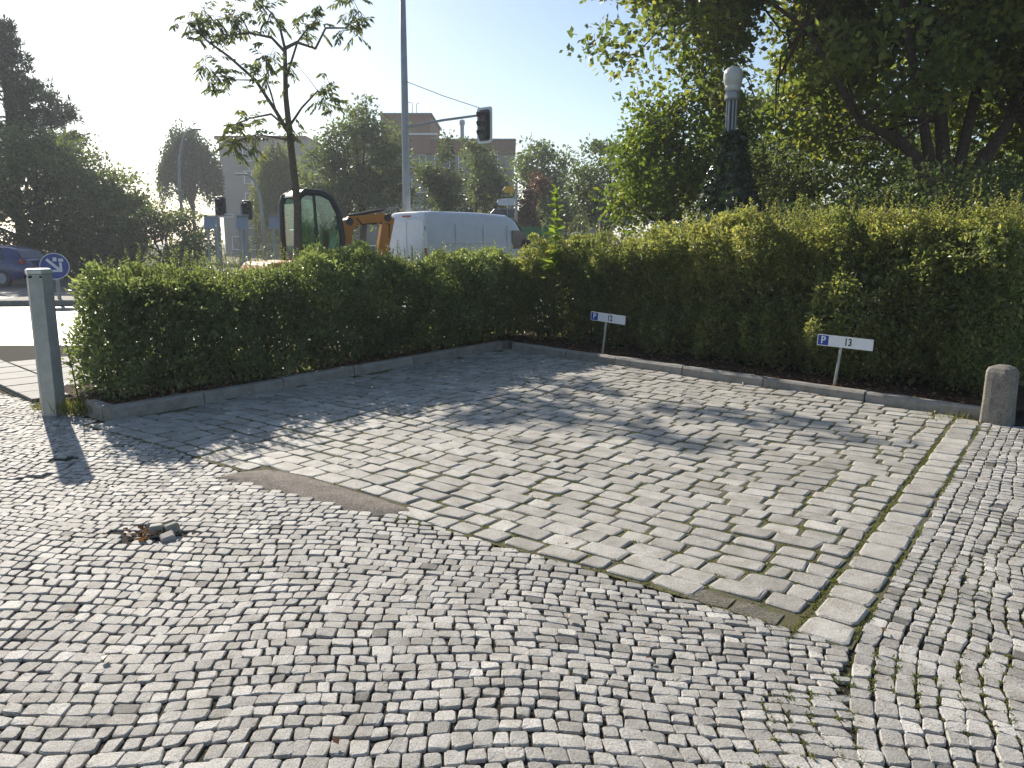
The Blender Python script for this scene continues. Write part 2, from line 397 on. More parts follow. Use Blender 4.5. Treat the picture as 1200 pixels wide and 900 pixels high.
# vertices that would reach into the bay or past the seam are cut back to the line
a4, b4 = ab(QA); lim = -0.004 + 0.010 * np.sin(2.1 * a4) + 0.006 * np.sin(5.3 * a4 + 1)
over = np.where((a4 > A_LEFT - 0.1) & (b4 > lim), b4 - lim, 0); QA = QA - over[..., None] * E1
aB4, bB4 = bcoord(QA); cut = aB4 > SEAM + 0.01
QA = np.where(cut[..., None], bpoint(np.minimum(aB4, SEAM + 0.01), bB4), QA)
cells = []
a = SEAM + 0.005; k = 0
while a < 2.6:
    wid = U(0.062, 0.085) if k > 1 else 0.075
    b = -2.2 + U(0, 0.05)
    while b < 6.2:
        h_ = U(0.05, 0.085); cells.append((a, a + wid, b, b + h_)); b += h_
    a += wid; k += 1
cells = np.array(cells)
AA = np.stack([cells[:, 0], cells[:, 1], cells[:, 1], cells[:, 0]], 1); BB = np.stack([cells[:, 2], cells[:, 2], cells[:, 3], cells[:, 3]], 1)
far = np.clip((AA - 0.42) / 0.3, 0, 1)
QB = bpoint(AA + far * (0.035 * np.sin(2.7 * BB + 1.5 * AA) + 0.014 * np.sin(9 * BB + 6 * AA) + 0.008 * np.sin(23 * BB + 31 * AA)), BB + far * 0.03 * np.sin(5 * AA + 1.3 * BB))
cB = QB.mean(1)
keep = (cB[:, 1] > 1.2) & (np.abs(cB[:, 0]) < 0.80 * cB[:, 1] + 1.0)
aq, bq = ab(cB); keep &= ~((bq > back_b(aq) - 0.05)) | (aq > 0.55)
QB = QB[keep]
QM = np.concatenate([QA, QB])
e_ = np.roll(QM, -1, 1) - QM; area = 0.5 * np.abs(np.cross(QM[:, 2] - QM[:, 0], QM[:, 3] - QM[:, 1])); QM = QM[area > 0.0018]
cm = QM.mean(1)
hd = (cm - hole_c) / np.array([0.20, 0.105]); inhole = (hd ** 2).sum(1) < 1 + 0.35 * np.sin(5 * np.arctan2(hd[:, 1], hd[:, 0]))
for hx, hy in ((-3.36, 5.60), (-3.44, 5.55), (-3.30, 5.18), (-3.38, 5.14)): inhole |= np.hypot(cm[:, 0] - hx, (cm[:, 1] - hy)) < 0.055
QM = QM[~inhole]
VM = stones(QM, 0.0, 0.0072, 0.12, 0.0028, 0.0044, 0.020, 0.0017)
nm_ = lay_stones(VM, pavement, M['mosaic'], 'cobble', 'cobbles')

# ---- parking bay: large setts in courses along E2, one edging course on the right
bay_root = tagp(mk('parking_bay', [(*bay(a, b), 0) for a, b in ((0, 0), (1, 0), (1, 1))], mat=M['mossjoint'], polys=[(0, 1, 2)]), kind='structure')
na, nb = 60, 60
G = np.array([[bay(A_LEFT - 0.05 + (0.225 - A_LEFT + 0.05) * i / na, -0.02 + (back_b(A_LEFT + (0.2 - A_LEFT) * i / na) + 0.06) * j / nb) for i in range(na + 1)] for j in range(nb + 1)])
i_ = np.arange((na + 1) * (nb + 1)).reshape(nb + 1, na + 1)
old = bay_root.data
gz = -0.0035 + und(G[..., 0], G[..., 1])
tmp = mk('bay_bed', np.concatenate([G, gz[..., None]], -1).reshape(-1, 3), np.stack([i_[:-1, :-1], i_[:-1, 1:], i_[1:, 1:], i_[1:, :-1]], -1).reshape(-1, 4), None, M['mossjoint'], smooth=True)
bay_root.data = tmp.data; bpy.data.objects.remove(tmp); bpy.data.meshes.remove(old); bay_root.data.name = 'parking_bay'
cells = []; b = 0.0
while b < 6.6:
    hgt = U(0.135, 0.165); a = -0.012; wv = U(-0.01, 0.01)
    while a > A_LEFT - 0.1:
        w = U(0.17, 0.27)
        if rng.random() < 0.1: w *= 0.7
        if a == -0.012: w *= U(0.6, 1.0)
        cells.append((max(a - w, A_LEFT - 0.03), a, b + wv, b + wv + hgt)); a -= w
        if a < A_LEFT + 0.1: break
    b += hgt
cells = np.array(cells)
AA = np.stack([cells[:, 0], cells[:, 1], cells[:, 1], cells[:, 0]], 1); BB = np.stack([cells[:, 2], cells[:, 2], cells[:, 3], cells[:, 3]], 1)
edge = np.clip(-AA / 0.5, 0, 1)
BB2 = BB + edge * np.clip(BB / 1.2, 0, 1) * (0.05 * np.sin(1.1 * AA + 0.5) + 0.018 * np.sin(3.3 * AA + BB)) ; AA2 = AA + edge * 0.02 * np.sin(2.3 * BB)
lim = back_b(AA2) - 0.005
keep = (BB2.mean(1) < lim.mean(1) - 0.04); BB2 = np.minimum(BB2, lim)
QS = (I0 + AA2[..., None] * E2 + BB2[..., None] * E1)[keep]
ca, cb = ab(QS.mean(1))
drop = in_poly(QS.mean(1), [tuple(q) for q in patch_poly]) | ((ca > -0.52) & (ca < -0.06) & (cb < 0.13))   # worn slab at the front corner
QS = QS[~drop]
# edging course
cells = []; b = -0.02
while b < 4.75:
    h_ = U(0.17, 0.24); cells.append((0.008, 0.208, b, b + h_)); b += h_
cells = np.array(cells)
AA = np.stack([cells[:, 0], cells[:, 1], cells[:, 1], cells[:, 0]], 1); BB = np.stack([cells[:, 2], cells[:, 2], cells[:, 3], cells[:, 3]], 1)
QE = I0 + AA[..., None] * E2 + BB[..., None] * E1
VE = stones(QE, 0.006, 0.014, 0.10, 0.005, 0.005, 0.010, 0.002)
te = np.clip(rng.normal(0.6, 0.2, len(VE)), 0.1, 1)
for v, tt in zip(VE, te): mk('edging_stone', v, SF4, SF3, M['block'], bay_root, tone=np.full(25, tt))
VS = stones(QS, 0.005, 0.018, 0.09, 0.0042, 0.006, 0.011, 0.0020)
lay_stones(VS, bay_root, M['block'], 'paving_stone', 'paving_stones')
# worn concrete slab let into the front corner
for a0_, a1_ in ((-0.50, -0.30), (-0.285, -0.08)):
    rg = []
    for a_ in np.linspace(a0_, a1_, 5):
        j0, j1 = U(-0.012, 0.012), U(-0.012, 0.012)
        rg.append([(*bay(a_, b_), und(*bay(a_, b_)) + z_ + rng.normal(0, 0.0012)) for b_, z_ in ((-0.012 + j0, -0.03), (-0.008 + j0, -0.002), (0.05, 0.003), (0.112 + j1, -0.001), (0.118 + j1, -0.03))])
    MB().loft(rg).build('worn_slab', M['weathered'], bay_root)
# worn asphalt patch at the left front of the bay
up = np.array([(-2.04, 5.10), (-1.95, 5.26), (-1.75, 5.35), (-1.52, 5.24), (-1.16, 4.95), (-0.80, 4.65), (-0.64, 4.46)])
lo = np.array([(-2.03, 5.06), (-1.86, 4.98), (-1.66, 4.88), (-1.46, 4.75), (-1.14, 4.53), (-0.86, 4.36), (-0.63, 4.40)])
PV = []
for i in range(7):
    for j, zz in enumerate((-0.014, 0.006, 0.012, 0.010, 0.004, -0.014)):
        q = lo[i] + (up[i] - lo[i]) * (j / 5) + rng.normal(0, 0.008, 2); PV.append((*q, und(*q) + zz))
i_ = np.arange(42).reshape(7, 6); PF4 = np.stack([i_[:-1, :-1], i_[1:, :-1], i_[1:, 1:], i_[:-1, 1:]], -1).reshape(-1, 4); PF3 = None
tagp(mk('asphalt_patch', PV, PF4, PF3, M['patch'], smooth=True), kind='structure')

# ---- kerb round the bay
kerb = thing('kerb', '', '', (*bay(A_LEFT, 0.2), 0)); del_keys = [k for k in kerb.keys()]
for k in del_keys: del kerb[k]
kerb['kind'] = 'structure'
KW, KH = 0.125, 0.115
def kerb_run(p0, p1, n, nrm):
    p0, p1, nrm = map(np.array, (p0, p1, nrm)); cuts = np.linspace(0, 1, n + 1); cuts[1:-1] += U(-0.02, 0.02, n - 1)
    for k in range(n):
        q0 = p0 + (p1 - p0) * (cuts[k] + 0.0012); q1 = p0 + (p1 - p0) * (cuts[k + 1] - 0.0012); dz = U(-0.006, 0.006); sh = U(-0.006, 0.006)
        m = 9; rings = []
        for j in range(m):
            c = q0 + (q1 - q0) * j / (m - 1) + nrm * sh; w = rng.normal(0, 0.0016, 6)
            prof = [(0.0 + w[0], -0.06), (0.004 + w[1], KH - 0.022), (0.022, KH + dz + w[2]), (KW - 0.015, KH + dz + w[3]), (KW + w[4], KH - 0.02), (KW + 0.003, -0.06)]
            rings.append([(*(c + nrm * d_), z_) for d_, z_ in prof])
        o = MB().loft(rings).build('kerb_stone', M['kerbstone'], kerb)
        at = o.data.attributes.new('tone', 'FLOAT', 'POINT'); at.data.foreach_set('value', np.full(len(o.data.vertices), U(0.2, 0.9), np.float32))
kl0 = bay(A_LEFT, 0.20); kc = bay(A_LEFT, 6.14); kr1 = bay(0.20, back_b(0.20))
nb_ = np.array([-(kr1 - kc)[1], (kr1 - kc)[0]]); nb_ = nb_ / np.linalg.norm(nb_); nb_ = nb_ if nb_[1] > 0 else -nb_
ubk = (kr1 - kc) / np.linalg.norm(kr1 - kc)
kerb_run(kl0, kc, 6, -E2); kerb_run(kc + ubk * 0.20 - nb_ * 0.0, kr1, 6, nb_)
# rounded corner stone
rings = []
for t_ in np.linspace(0, 1, 7):
    p_in = (1 - t_) ** 2 * kc + 2 * t_ * (1 - t_) * bay(A_LEFT + 0.02, 6.29) + t_ ** 2 * (kc + ubk * 0.20)
    nn = unit((1 - t_) * (-E2) + t_ * nb_)
    rings.append([(*(p_in + nn * d_), z_) for d_, z_ in [(0.0, -0.06), (0.004, KH - 0.022), (0.022, KH), (KW - 0.015, KH), (KW, KH - 0.02), (KW, -0.06)]])
MB().loft(rings).build('kerb_stone', M['kerbstone'], kerb)
# short return at the left end
kerb_run(kl0 - E2 * (KW + 0.004), kl0 - E2 * 0.52 + E1 * 0.02, 1, E1)

# soil of the planting bed behind the kerb
def bedz(x, y): return 0.075 + 0.02 * np.sin(3 * x + 2 * y) + 0.012 * np.sin(7 * x - 5 * y)
BV = []; BF = []
path_in = [kl0 + E1 * 0.1 - E2 * 0.11] + [bay(A_LEFT - 0.11, b_) for b_ in np.linspace(0.4, 6.2, 24)] + [kc + (kr1 - kc) * s_ + nb_ * 0.11 for s_ in np.linspace(0.0, 1.02, 26)]
path_out = [kl0 + E1 * 0.1 - E2 * 0.62] + [bay(A_LEFT - 0.11 - 1.5, b_) for b_ in np.linspace(0.4, 7.6, 24)] + [kc + (kr1 - kc) * s_ + nb_ * 2.6 for s_ in np.linspace(0.0, 1.10, 26)]
ns = 12
for p, q in zip(path_in, path_out):
    for j in range(ns + 1):
        x, y = p + (q - p) * j / ns; BV.append((x, y, bedz(x, y)))
m_ = len(path_in); i_ = np.arange(m_ * (ns + 1)).reshape(m_, ns + 1)
tagp(mk('planting_bed', BV, np.stack([i_[:-1, :-1], i_[1:, :-1], i_[1:, 1:], i_[:-1, 1:]], -1).reshape(-1, 4), None, M['soil'], smooth=True), kind='structure')

# ---- left: slab walk, road, far verge, island
walk = tagp(sheet('sidewalk', [(-30, 12.2), (-30, 6.0), (-7.25, 9.9), (-5.74, 8.48), (-4.62, 7.40), (-4.55, 7.6), (-4.9, 12.2)], -0.02, M['joint']), kind='structure')
u1 = np.array([0.72, -0.694]); v1 = np.array([0.694, 0.72]); s0 = np.array([-5.70, 8.45])
for i in range(-13, 3):
    for j in range(0, 4):
        p = s0 + u1 * (i * 0.52 + 0.02) + v1 * (j * 0.52 + 0.02); d_ = 0.49
        c = p + (u1 + v1) * d_ / 2
        if c[0] > -4.75 + 0.35 * (c[1] - 7.4) * 0 or c[1] > 10.4 + 0.3 * (c[0] + 7): continue
        mb = MB(); mb.box((c[0], c[1], -0.012 + U(-0.003, 0.003)), (d_, d_, 0.05), rz=math.atan2(u1[1], u1[0])); mb.build('paving_slab', M['slab'], walk, bevel=0.004, seg=1)
road = tagp(sheet('road', [(-90, 9.3), (-6.9, 10.75), (-6.0, 11.6), (60, 16.5), (60, 33), (-90, 31.5)], -0.028, M['asphalt']), kind='structure')
for k in range(9):
    x0 = -24 + k * 2.0
    mk('lane_line', [(x0, 16.3, -0.022), (x0 + 1.0, 16.33, -0.022), (x0 + 1.0, 16.47, -0.022), (x0, 16.44, -0.022)], mat=M['white'], polys=[(0, 1, 2, 3)], parent=road)
mk('edge_line', [(-40, 12.0, -0.022), (-8.2, 12.5, -0.022), (-8.2, 12.62, -0.022), (-40, 12.12, -0.022)], mat=M['white'], polys=[(0, 1, 2, 3)], parent=road)
mk('edge_line', [(-60, 24.6, -0.022), (-10, 25.0, -0.022), (-10, 25.15, -0.022), (-60, 24.75, -0.022)], mat=M['white'], polys=[(0, 1, 2, 3)], parent=road)
isl = MB().prism([(-14.0, 20.4), (-13.4, 19.9), (-8, 20.4), (-5, 20.8), (-5, 22.6), (-8, 22.4), (-13.4, 21.6)], -0.03, 0.12)
tagp(isl.build('traffic_island', M['concrete'], bevel=0.03), kind='structure')
vg = MB().prism([(-90, 31.5), (-10, 32.3), (60, 33), (60, 33.3), (-10, 32.6), (-90, 31.8)], -0.05, 0.10)
tagp(vg.build('far_kerb', M['concrete']), kind='structure')

# ================================================================== vegetation
def leaf_cloud(name, P, D, N, L, mat, parent, tone, w=0.5, fold=0.12):
    """one quad per leaf, folded along the midrib: P base, D axis, N normal, L length"""
    P = np.asarray(P, float); D = unit(D); N = unit(N - (N * D).sum(1, keepdims=True) * D); S_ = np.cross(D, N); L = np.broadcast_to(L, (len(P),))[:, None]
    w = np.broadcast_to(w, (len(P),))[:, None]
    mid = P + D * L * 0.45 + N * L * fold
    V = np.stack([P, mid + S_ * L * w * 0.5, P + D * L, mid - S_ * L * w * 0.5], 1)
    return mk(name, V.reshape(-1, 3), np.arange(len(P) * 4).reshape(-1, 4), None, mat, parent, tone=np.repeat(np.clip(tone, 0, 1), 4))

def rdir(n, up=0.0, flat=1.0):
    d = rng.normal(0, 1, (n, 3)); d[:, 2] = d[:, 2] * flat + up; return unit(d)

def hedge(name, label, path, half, top, n_leaf, mat, loc, shoots, seed_tone=0.45, group=None, sprays=0, lump=1.0):
    """path: list of 2-D points along the centre line, half: half width, top(s): height along it"""
    root = thing(name, label, 'hedge', loc, group)
    path = np.array(path, float); seg = np.linalg.norm(np.diff(path, axis=0), axis=1); cum = np.concatenate([[0], np.cumsum(seg)]); Ltot = cum[-1]
    def frame(s):
        i = np.clip(np.searchsorted(cum, s, side='right') - 1, 0, len(seg) - 1); tt = (s - cum[i]) / seg[i]
        p = path[i] + (path[i + 1] - path[i]) * tt[:, None]; d = (path[i + 1] - path[i]) / seg[i][:, None]
        return p, d, np.stack([-d[:, 1], d[:, 0]], 1)
    def place(n, inset, spread):
        s = U(-0.12, Ltot + 0.12, n); H = top(np.clip(s, 0, Ltot))
        per = U(0, 1, n)                                            # perimeter parameter: front, top, back
        f_len, t_len = H, np.full(n, 2 * half)
        r_ = per * (2 * f_len + t_len)
        lat = np.where(r_ < f_len, -half, np.where(r_ < f_len + t_len, -half + (r_ - f_len), half))
        z = np.where(r_ < f_len, r_, np.where(r_ < f_len + t_len, H, r_ - f_len - t_len))
        nl = np.where(r_ < f_len, -1.0, np.where(r_ < f_len + t_len, (lat / half) * 0.35, 1.0)); nz = np.where((r_ >= f_len) & (r_ < f_len + t_len), 1.0, 0.12)
        dep = np.abs(rng.exponential(spread, n)) + inset
        p, d, sd = frame(np.clip(s, 0, Ltot))
        endn = np.where(s < 0, -1.0, np.where(s > Ltot, 1.0, 0.0))
        lat_e = np.where(endn != 0, U(-half, half, n), lat); z = np.where(endn != 0, U(0.05, 1, n) * H, z)
        nl = np.where(endn != 0, lat_e / half * 0.4, nl); lat = lat_e
        # rounded shoulders
        sh = np.clip((z / H - 0.80) / 0.20, 0, 1); lat = lat * (1 - 0.22 * sh ** 2)
        P = np.concatenate([p + sd * lat[:, None] + d * (endn * 0.02)[:, None], z[:, None]], 1)
        Nn = unit(np.concatenate([sd * nl[:, None] + d * endn[:, None], nz[:, None]], 1))
        bumpv = lump * (0.10 * noise3(P, 1.5) + 0.075 * noise3(P, 3.9)) + 0.03 * noise3(P, 9.0)
        low = np.clip(1 - z / 0.42, 0, 1)                            # drawn in near the ground
        P = P + Nn * (bumpv - dep - 0.14 * low ** 1.5 * (np.abs(nl) > 0.3))[:, None]
        return P, Nn, s, z / H, dep
    P, Nn, s, zz, dep = place(n_leaf, -0.03, 0.10)
    ok = (P[:, 2] > 0.06 + 0.14 * U(0, 1, len(P))) & (noise3(P, 2.2) > -1.25 + 0.5 * (zz < 0.3)) & (noise3(P, 5.5) > -1.1)
    P, Nn, zz, dep = P[ok], Nn[ok], zz[ok], dep[ok]
    n = len(P)
    D = unit(rng.normal(0, 0.8, (n, 3)) + Nn * 0.7 + np.array([0, 0, 0.35])); LN = unit(Nn * 0.6 + rng.normal(0, 0.65, (n, 3)) + np.array([0, 0, 0.55]))
    cl = noise3(P, 1.7) * 0.18 + noise3(P, 5.0) * 0.12
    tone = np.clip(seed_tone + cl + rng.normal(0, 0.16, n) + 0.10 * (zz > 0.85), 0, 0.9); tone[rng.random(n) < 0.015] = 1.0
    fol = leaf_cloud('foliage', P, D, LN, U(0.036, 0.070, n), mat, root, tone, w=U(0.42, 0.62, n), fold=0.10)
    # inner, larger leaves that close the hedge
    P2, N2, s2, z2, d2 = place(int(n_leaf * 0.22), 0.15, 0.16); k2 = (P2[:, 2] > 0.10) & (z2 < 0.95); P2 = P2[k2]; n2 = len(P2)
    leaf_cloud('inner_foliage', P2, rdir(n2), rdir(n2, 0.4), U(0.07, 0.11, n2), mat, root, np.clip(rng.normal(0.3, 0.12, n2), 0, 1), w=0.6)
    # stems, and shoots breaking out of the top
    tb = Tubes(); SP = []; SD = []; SN = []; SL = []; ST = []
    for k in range(int(Ltot * 16)):
        s_ = np.array([U(0.05, Ltot - 0.05)]); p, d, sd = frame(s_); b0 = p[0] + sd[0] * U(-half * 0.55, half * 0.55)
        hh = float(top(s_)[0]) * U(0.7, 0.95); q = b0 + rng.normal(0, 0.16, 2)
        mid = (b0 + q) / 2 + rng.normal(0, 0.05, 2)
        tb.add([(*b0, 0.02), (*mid, hh * 0.5), (*q, hh)], [U(0.008, 0.016), 0.007, 0.003], 5)
    for k in range(shoots):
        s_ = np.array([U(0.0, Ltot)]); p, d, sd = frame(s_); lat = U(-half, half) * 0.9; H = float(top(s_)[0]); hh = U(0.06, 0.26) * (1.7 if rng.random() < 0.18 else 1)
        b0 = np.array([*(p[0] + sd[0] * lat), H - 0.08 - 0.12 * (abs(lat) / half) ** 2 ]); le = np.array([*rng.normal(0, 0.05, 2), hh + 0.08])
        tb.add([b0, b0 + le * 0.5 + rng.normal(0, 0.006, 3), b0 + le], [0.003, 0.0024, 0.0012], 4)
        m = int(8 + hh * 60)
        for tt in np.linspace(0.12, 1.0, m):
            an = U(0, 2 * pi); SP.append(b0 + le * tt); SD.append((cos(an), sin(an), U(0.3, 0.9))); SN.append((-cos(an) * 0.5, -sin(an) * 0.5, 1)); SL.append(U(0.026, 0.045)); ST.append(np.clip(rng.normal(0.62, 0.15), 0, 0.95))
    for k in range(sprays):                                            # sprays standing off the faces
        s_ = np.array([U(0.0, Ltot)]); p, d, sd = frame(s_); H = float(top(s_)[0]); sg = -1 if rng.random() < 0.8 else 1; zf = U(0.15, 0.97)
        b0 = np.array([*(p[0] + sd[0] * sg * half * (0.86 - 0.2 * max(0, zf - 0.8))), H * zf]); le = np.array([*(sd[0] * sg * U(0.06, 0.19) + d[0] * rng.normal(0, 0.10)), U(-0.02, 0.22)])
        tb.add([b0, b0 + le * 0.5 + np.array([0, 0, 0.012]), b0 + le], [0.003, 0.0022, 0.001], 3); m = 14; tn = rng.normal(0.5, 0.14)
        for tt in np.linspace(0.1, 1.0, m):
            v_ = rng.normal(0, 1, 3); SP.append(b0 + le * tt); SD.append(unit(v_) + unit(le) * 0.7); SN.append((rng.normal(0, 0.4), rng.normal(0, 0.4), 1)); SL.append(U(0.032, 0.056)); ST.append(np.clip(tn + rng.normal(0, 0.1), 0, 1.0))
    tb.build('stems', M['twig'], root)
    leaf_cloud('shoot_leaves', np.array(SP), np.array(SD), np.array(SN, float), np.array(SL), mat, root, np.array(ST), w=0.5)
    return root

# clipped hedge along the left kerb, and the taller loose one along the back
hl = [bay(A_LEFT - 0.70, b_) for b_ in np.linspace(0.52, 7.35, 14)]
hedge('privet_hedge', 'dark clipped hedge on the left side of the parking bay, beside the grey post', hl, 0.48,
      lambda s: 1.24 + 0.07 * np.clip(s / 2.0, 0, 1) + 0.03 * np.sin(2.2 * s), 95000, M['privet'], (*hl[0], 0.07), 360, sprays=700, lump=1.1)
hr = [kc + (kr1 - kc) * s_ + nb_ * 1.30 for s_ in np.linspace(-0.04, 0.985, 12)]
hedge('privet_hedge', 'taller loose yellow-green hedge behind the two numbered parking signs', hr, 0.60,
      lambda s: 1.42 + 0.12 * np.clip(s / 2.0, 0, 1) + 0.28 * np.clip((s - 1.5) / 3.5, 0, 1) + 0.05 * np.sin(1.9 * s + 1), 130000, M['privet2'], (*hr[0], 0.07), 800, 0.52, sprays=1300, lump=1.35)

def clumps_in(lobes, n, inner=0.35, carve=0.55, freq=0.45):
    vol = np.array([l[3] * l[4] * l[5] for l in lobes]) ** 0.75; pick = rng.choice(len(lobes), n * 3, p=vol / vol.sum()); L = np.array(lobes)[pick]
    d = unit(rng.normal(0, 1, (n * 3, 3))); r = (inner + (1 - inner) * rng.random(n * 3) ** 0.6)
    P = L[:, :3] + d * r[:, None] * L[:, 3:6] * (1 + 0.13 * noise3(L[:, :3] + d * 3, 0.9))[:, None]
    P = P[noise3(P, freq) > -carve * 1.5][:n]
    return P

def foliage_at(C, cr, per, leaf, flat=0.6, up=0.5, droop=0.0):
    n = len(C) * per; B = np.repeat(C, per, 0); rr = np.repeat(U(0.6, 1.25, len(C)) * cr, per)[:, None]
    d = unit(rng.normal(0, 1, (n, 3))) * (rng.random((n, 1)) ** 0.45) * rr; d[:, 2] *= flat
    P = B + d; D = unit(d / (rr + 1e-6) + rng.normal(0, 0.6, (n, 3)) - np.array([0, 0, droop])); N = unit(rng.normal(0, 0.7, (n, 3)) + np.array([0, 0, up]) + d * 0.3 / rr)
    return P, D, N, U(0.65, 1.3, n) * leaf

def tree(name, label, base, trunk, lobes, n_clumps, cr, per, leaf, mat, bark='bark', group=None, limbs=9, cat='tree', flat=0.65, tone=0.45, carve=0.55, zfork=None, w=0.62, inner=0.35, droop=0.0, freq=0.45):
    """trunk: (radius, height of first fork); lobes: ellipsoids (x,y,z,rx,ry,rz) in world space"""
    root = thing(name, label, cat, base, group); base = np.array(base, float); r0, hf = trunk
    per = int(per * 0.8); C = clumps_in(lobes, n_clumps, inner, carve * 0.8, freq)
    tb = Tubes(); fork = base + np.array([U(-0.1, 0.1), U(-0.1, 0.1), hf])
    top = np.array([C[:, 0].mean(), C[:, 1].mean(), C[:, 2].max() * 0.5 + C[:, 2].mean() * 0.5])
    tr = [base - np.array([0, 0, 0.15]), base + (fork - base) * 0.25 + rng.normal(0, 0.02, 3), base + (fork - base) * 0.6 + rng.normal(0, 0.03, 3), fork, fork + (top - fork) * 0.5 + rng.normal(0, 0.08, 3), top]
    tb.add(tr, [r0 * 1.3, r0 * 1.05, r0 * 0.95, r0 * 0.88, r0 * 0.5, r0 * 0.12], 9)
    tr = np.array(tr)
    # farthest-point limb ends
    ends = [C[np.argmax(np.linalg.norm(C - fork, axis=1))]]
    for _ in range(limbs - 1):
        dd = np.min([np.linalg.norm(C - e, axis=1) for e in ends], axis=0); ends.append(C[np.argmax(dd)])
    LP = []
    for e in ends:
        st = fork + (top - fork) * U(0.0, 0.5); m = (st + e) / 2 + np.array([0, 0, 0.12 * np.linalg.norm(e - st)]) + rng.normal(0, 0.12, 3)
        tt = np.linspace(0, 1, 8)[:, None]; pts = (1 - tt) ** 2 * st + 2 * tt * (1 - tt) * m + tt ** 2 * e; pts[1:-1] += rng.normal(0, 0.05, (6, 3))
        tb.add(pts, np.linspace(r0 * 0.48, r0 * 0.06, 8), 6); LP.append(pts)
    LP = np.concatenate(LP)
    for c in C[:: max(1, len(C) // 220)]:
        q = LP[np.argmin(np.linalg.norm(LP - c, axis=1))]
        tb.add([q, (q + c) / 2 + rng.normal(0, 0.06, 3) + np.array([0, 0, 0.05]), c], [r0 * 0.10, r0 * 0.07, r0 * 0.02], 4)
    tb.build('trunk', M[bark], root)
    P, D, N, L = foliage_at(C, cr, per, leaf, flat, droop=droop)
    n = len(P); tn = tone + np.repeat(rng.normal(0, 0.10, len(C)), per) + rng.normal(0, 0.13, n)
    tn = np.clip(tn, 0, 0.93); tn[rng.random(n) < 0.01] = 1
    leaf_cloud('crown', P, D, N, L, mat, root, tn, w=w)
    return root

# big tree on the right, with its stems forking behind the hedge
bt = (7.9, 14.5, 0.0)
root = thing('maple_tree', 'big spreading broadleaf tree with several dark stems, filling the upper right', 'tree', bt)
lobes = [(8.6, 14.8, 8.2, 5.2, 4.4, 3.6), (5.0, 15.8, 8.0, 3.2, 2.2, 2.6), (3.75, 16.4, 6.3, 2.0, 1.6, 2.3), (5.8, 16.2, 5.1, 2.1, 1.5, 1.5), (11.5, 13.4, 6.8, 3.0, 2.8, 2.6), (6.9, 13.3, 5.0, 2.3, 1.1, 1.15), (9.4, 13.3, 5.0, 2.5, 1.1, 1.1), (8.0, 13.0, 6.3, 2.8, 1.2, 1.2), (9.4, 15.2, 5.2, 2.2, 1.6, 1.3), (5.6, 16.2, 6.4, 1.8, 1.4, 1.6), (3.1, 16.6, 7.6, 1.4, 1.3, 1.7), (5.0, 17.0, 5.7, 1.7, 1.2, 1.4), (4.7, 15.6, 7.2, 2.0, 1.6, 1.7), (5.3, 15.3, 5.7, 1.6, 1.2, 1.2), (7.2, 16.4, 4.3, 2.2, 1.2, 1.1), (10.2, 15.6, 4.2, 1.8, 1.2, 1.0)]
tb = Tubes(); stems = [
    [(7.9, 14.5, -0.1), (7.88, 14.5, 1.2), (7.80, 14.5, 2.4), (7.45, 14.45, 2.95), (6.95, 14.4, 3.35), (6.2, 14.3, 3.75), (5.3, 14.8, 5.4), (4.4, 15.6, 6.4)],
    [(7.95, 14.6, -0.1), (7.95, 14.6, 1.5), (7.9, 14.6, 2.6), (7.8, 14.7, 3.8), (7.55, 14.9, 5.4), (7.2, 15.2, 7.4), (7.0, 15.4, 9.6)],
    [(8.0, 14.4, -0.1), (8.02, 14.4, 1.5), (8.1, 14.4, 2.4), (8.45, 14.4, 2.95), (8.9, 14.4, 3.8), (9.2, 14.5, 5.6), (9.7, 14.6, 8.0), (10.2, 14.7, 10.2)],
    [(8.0, 14.5, 2.2), (8.25, 14.6, 3.2), (8.6, 14.9, 5.0), (8.7, 15.2, 7.5), (8.6, 15.4, 10.0)],
    [(7.6, 14.45, 3.0), (7.1, 14.2, 4.2), (6.4, 13.8, 6.2), (5.6, 13.6, 8.0), (5.0, 13.6, 9.2)],
    [(8.9, 14.4, 4.0), (9.8, 14.0, 5.0), (11.0, 13.6, 6.2), (12.5, 13.2, 7.0)]]
for s_, r_ in zip(stems, (0.19, 0.20, 0.20, 0.13, 0.10, 0.10)): tb.add(np.array(s_) + np.concatenate([np.zeros((1, 3)), rng.normal(0, 0.04, (len(s_) - 1, 3))]), np.linspace(r_, 0.02, len(s_)) ** 1.0, 9)
C = clumps_in(lobes, 2400, 0.30, 0.42, 0.6)
sp = np.concatenate([np.array(s_)[3:] for s_ in stems])
for c in C[::5]:
    q = sp[np.argmin(np.linalg.norm(sp - c, axis=1))]; tb.add([q, (q * 0.55 + c * 0.45) + rng.normal(0, 0.12, 3) + (0, 0, 0.1), c], [0.035, 0.022, 0.006], 5)
tb.build('trunk', M['bark'], root)
P, D, N, L = foliage_at(C, 0.54, 40, 0.145, 0.55); n = len(P)
tn = np.clip(0.54 + np.repeat(rng.normal(0, 0.14, len(C)), 40) + rng.normal(0, 0.13, n), 0, 0.92); tn[rng.random(n) < 0.012] = 1
leaf_cloud('crown', P, D, N, L, M['maple'], root, tn, w=U(0.55, 0.85, n), fold=0.08)

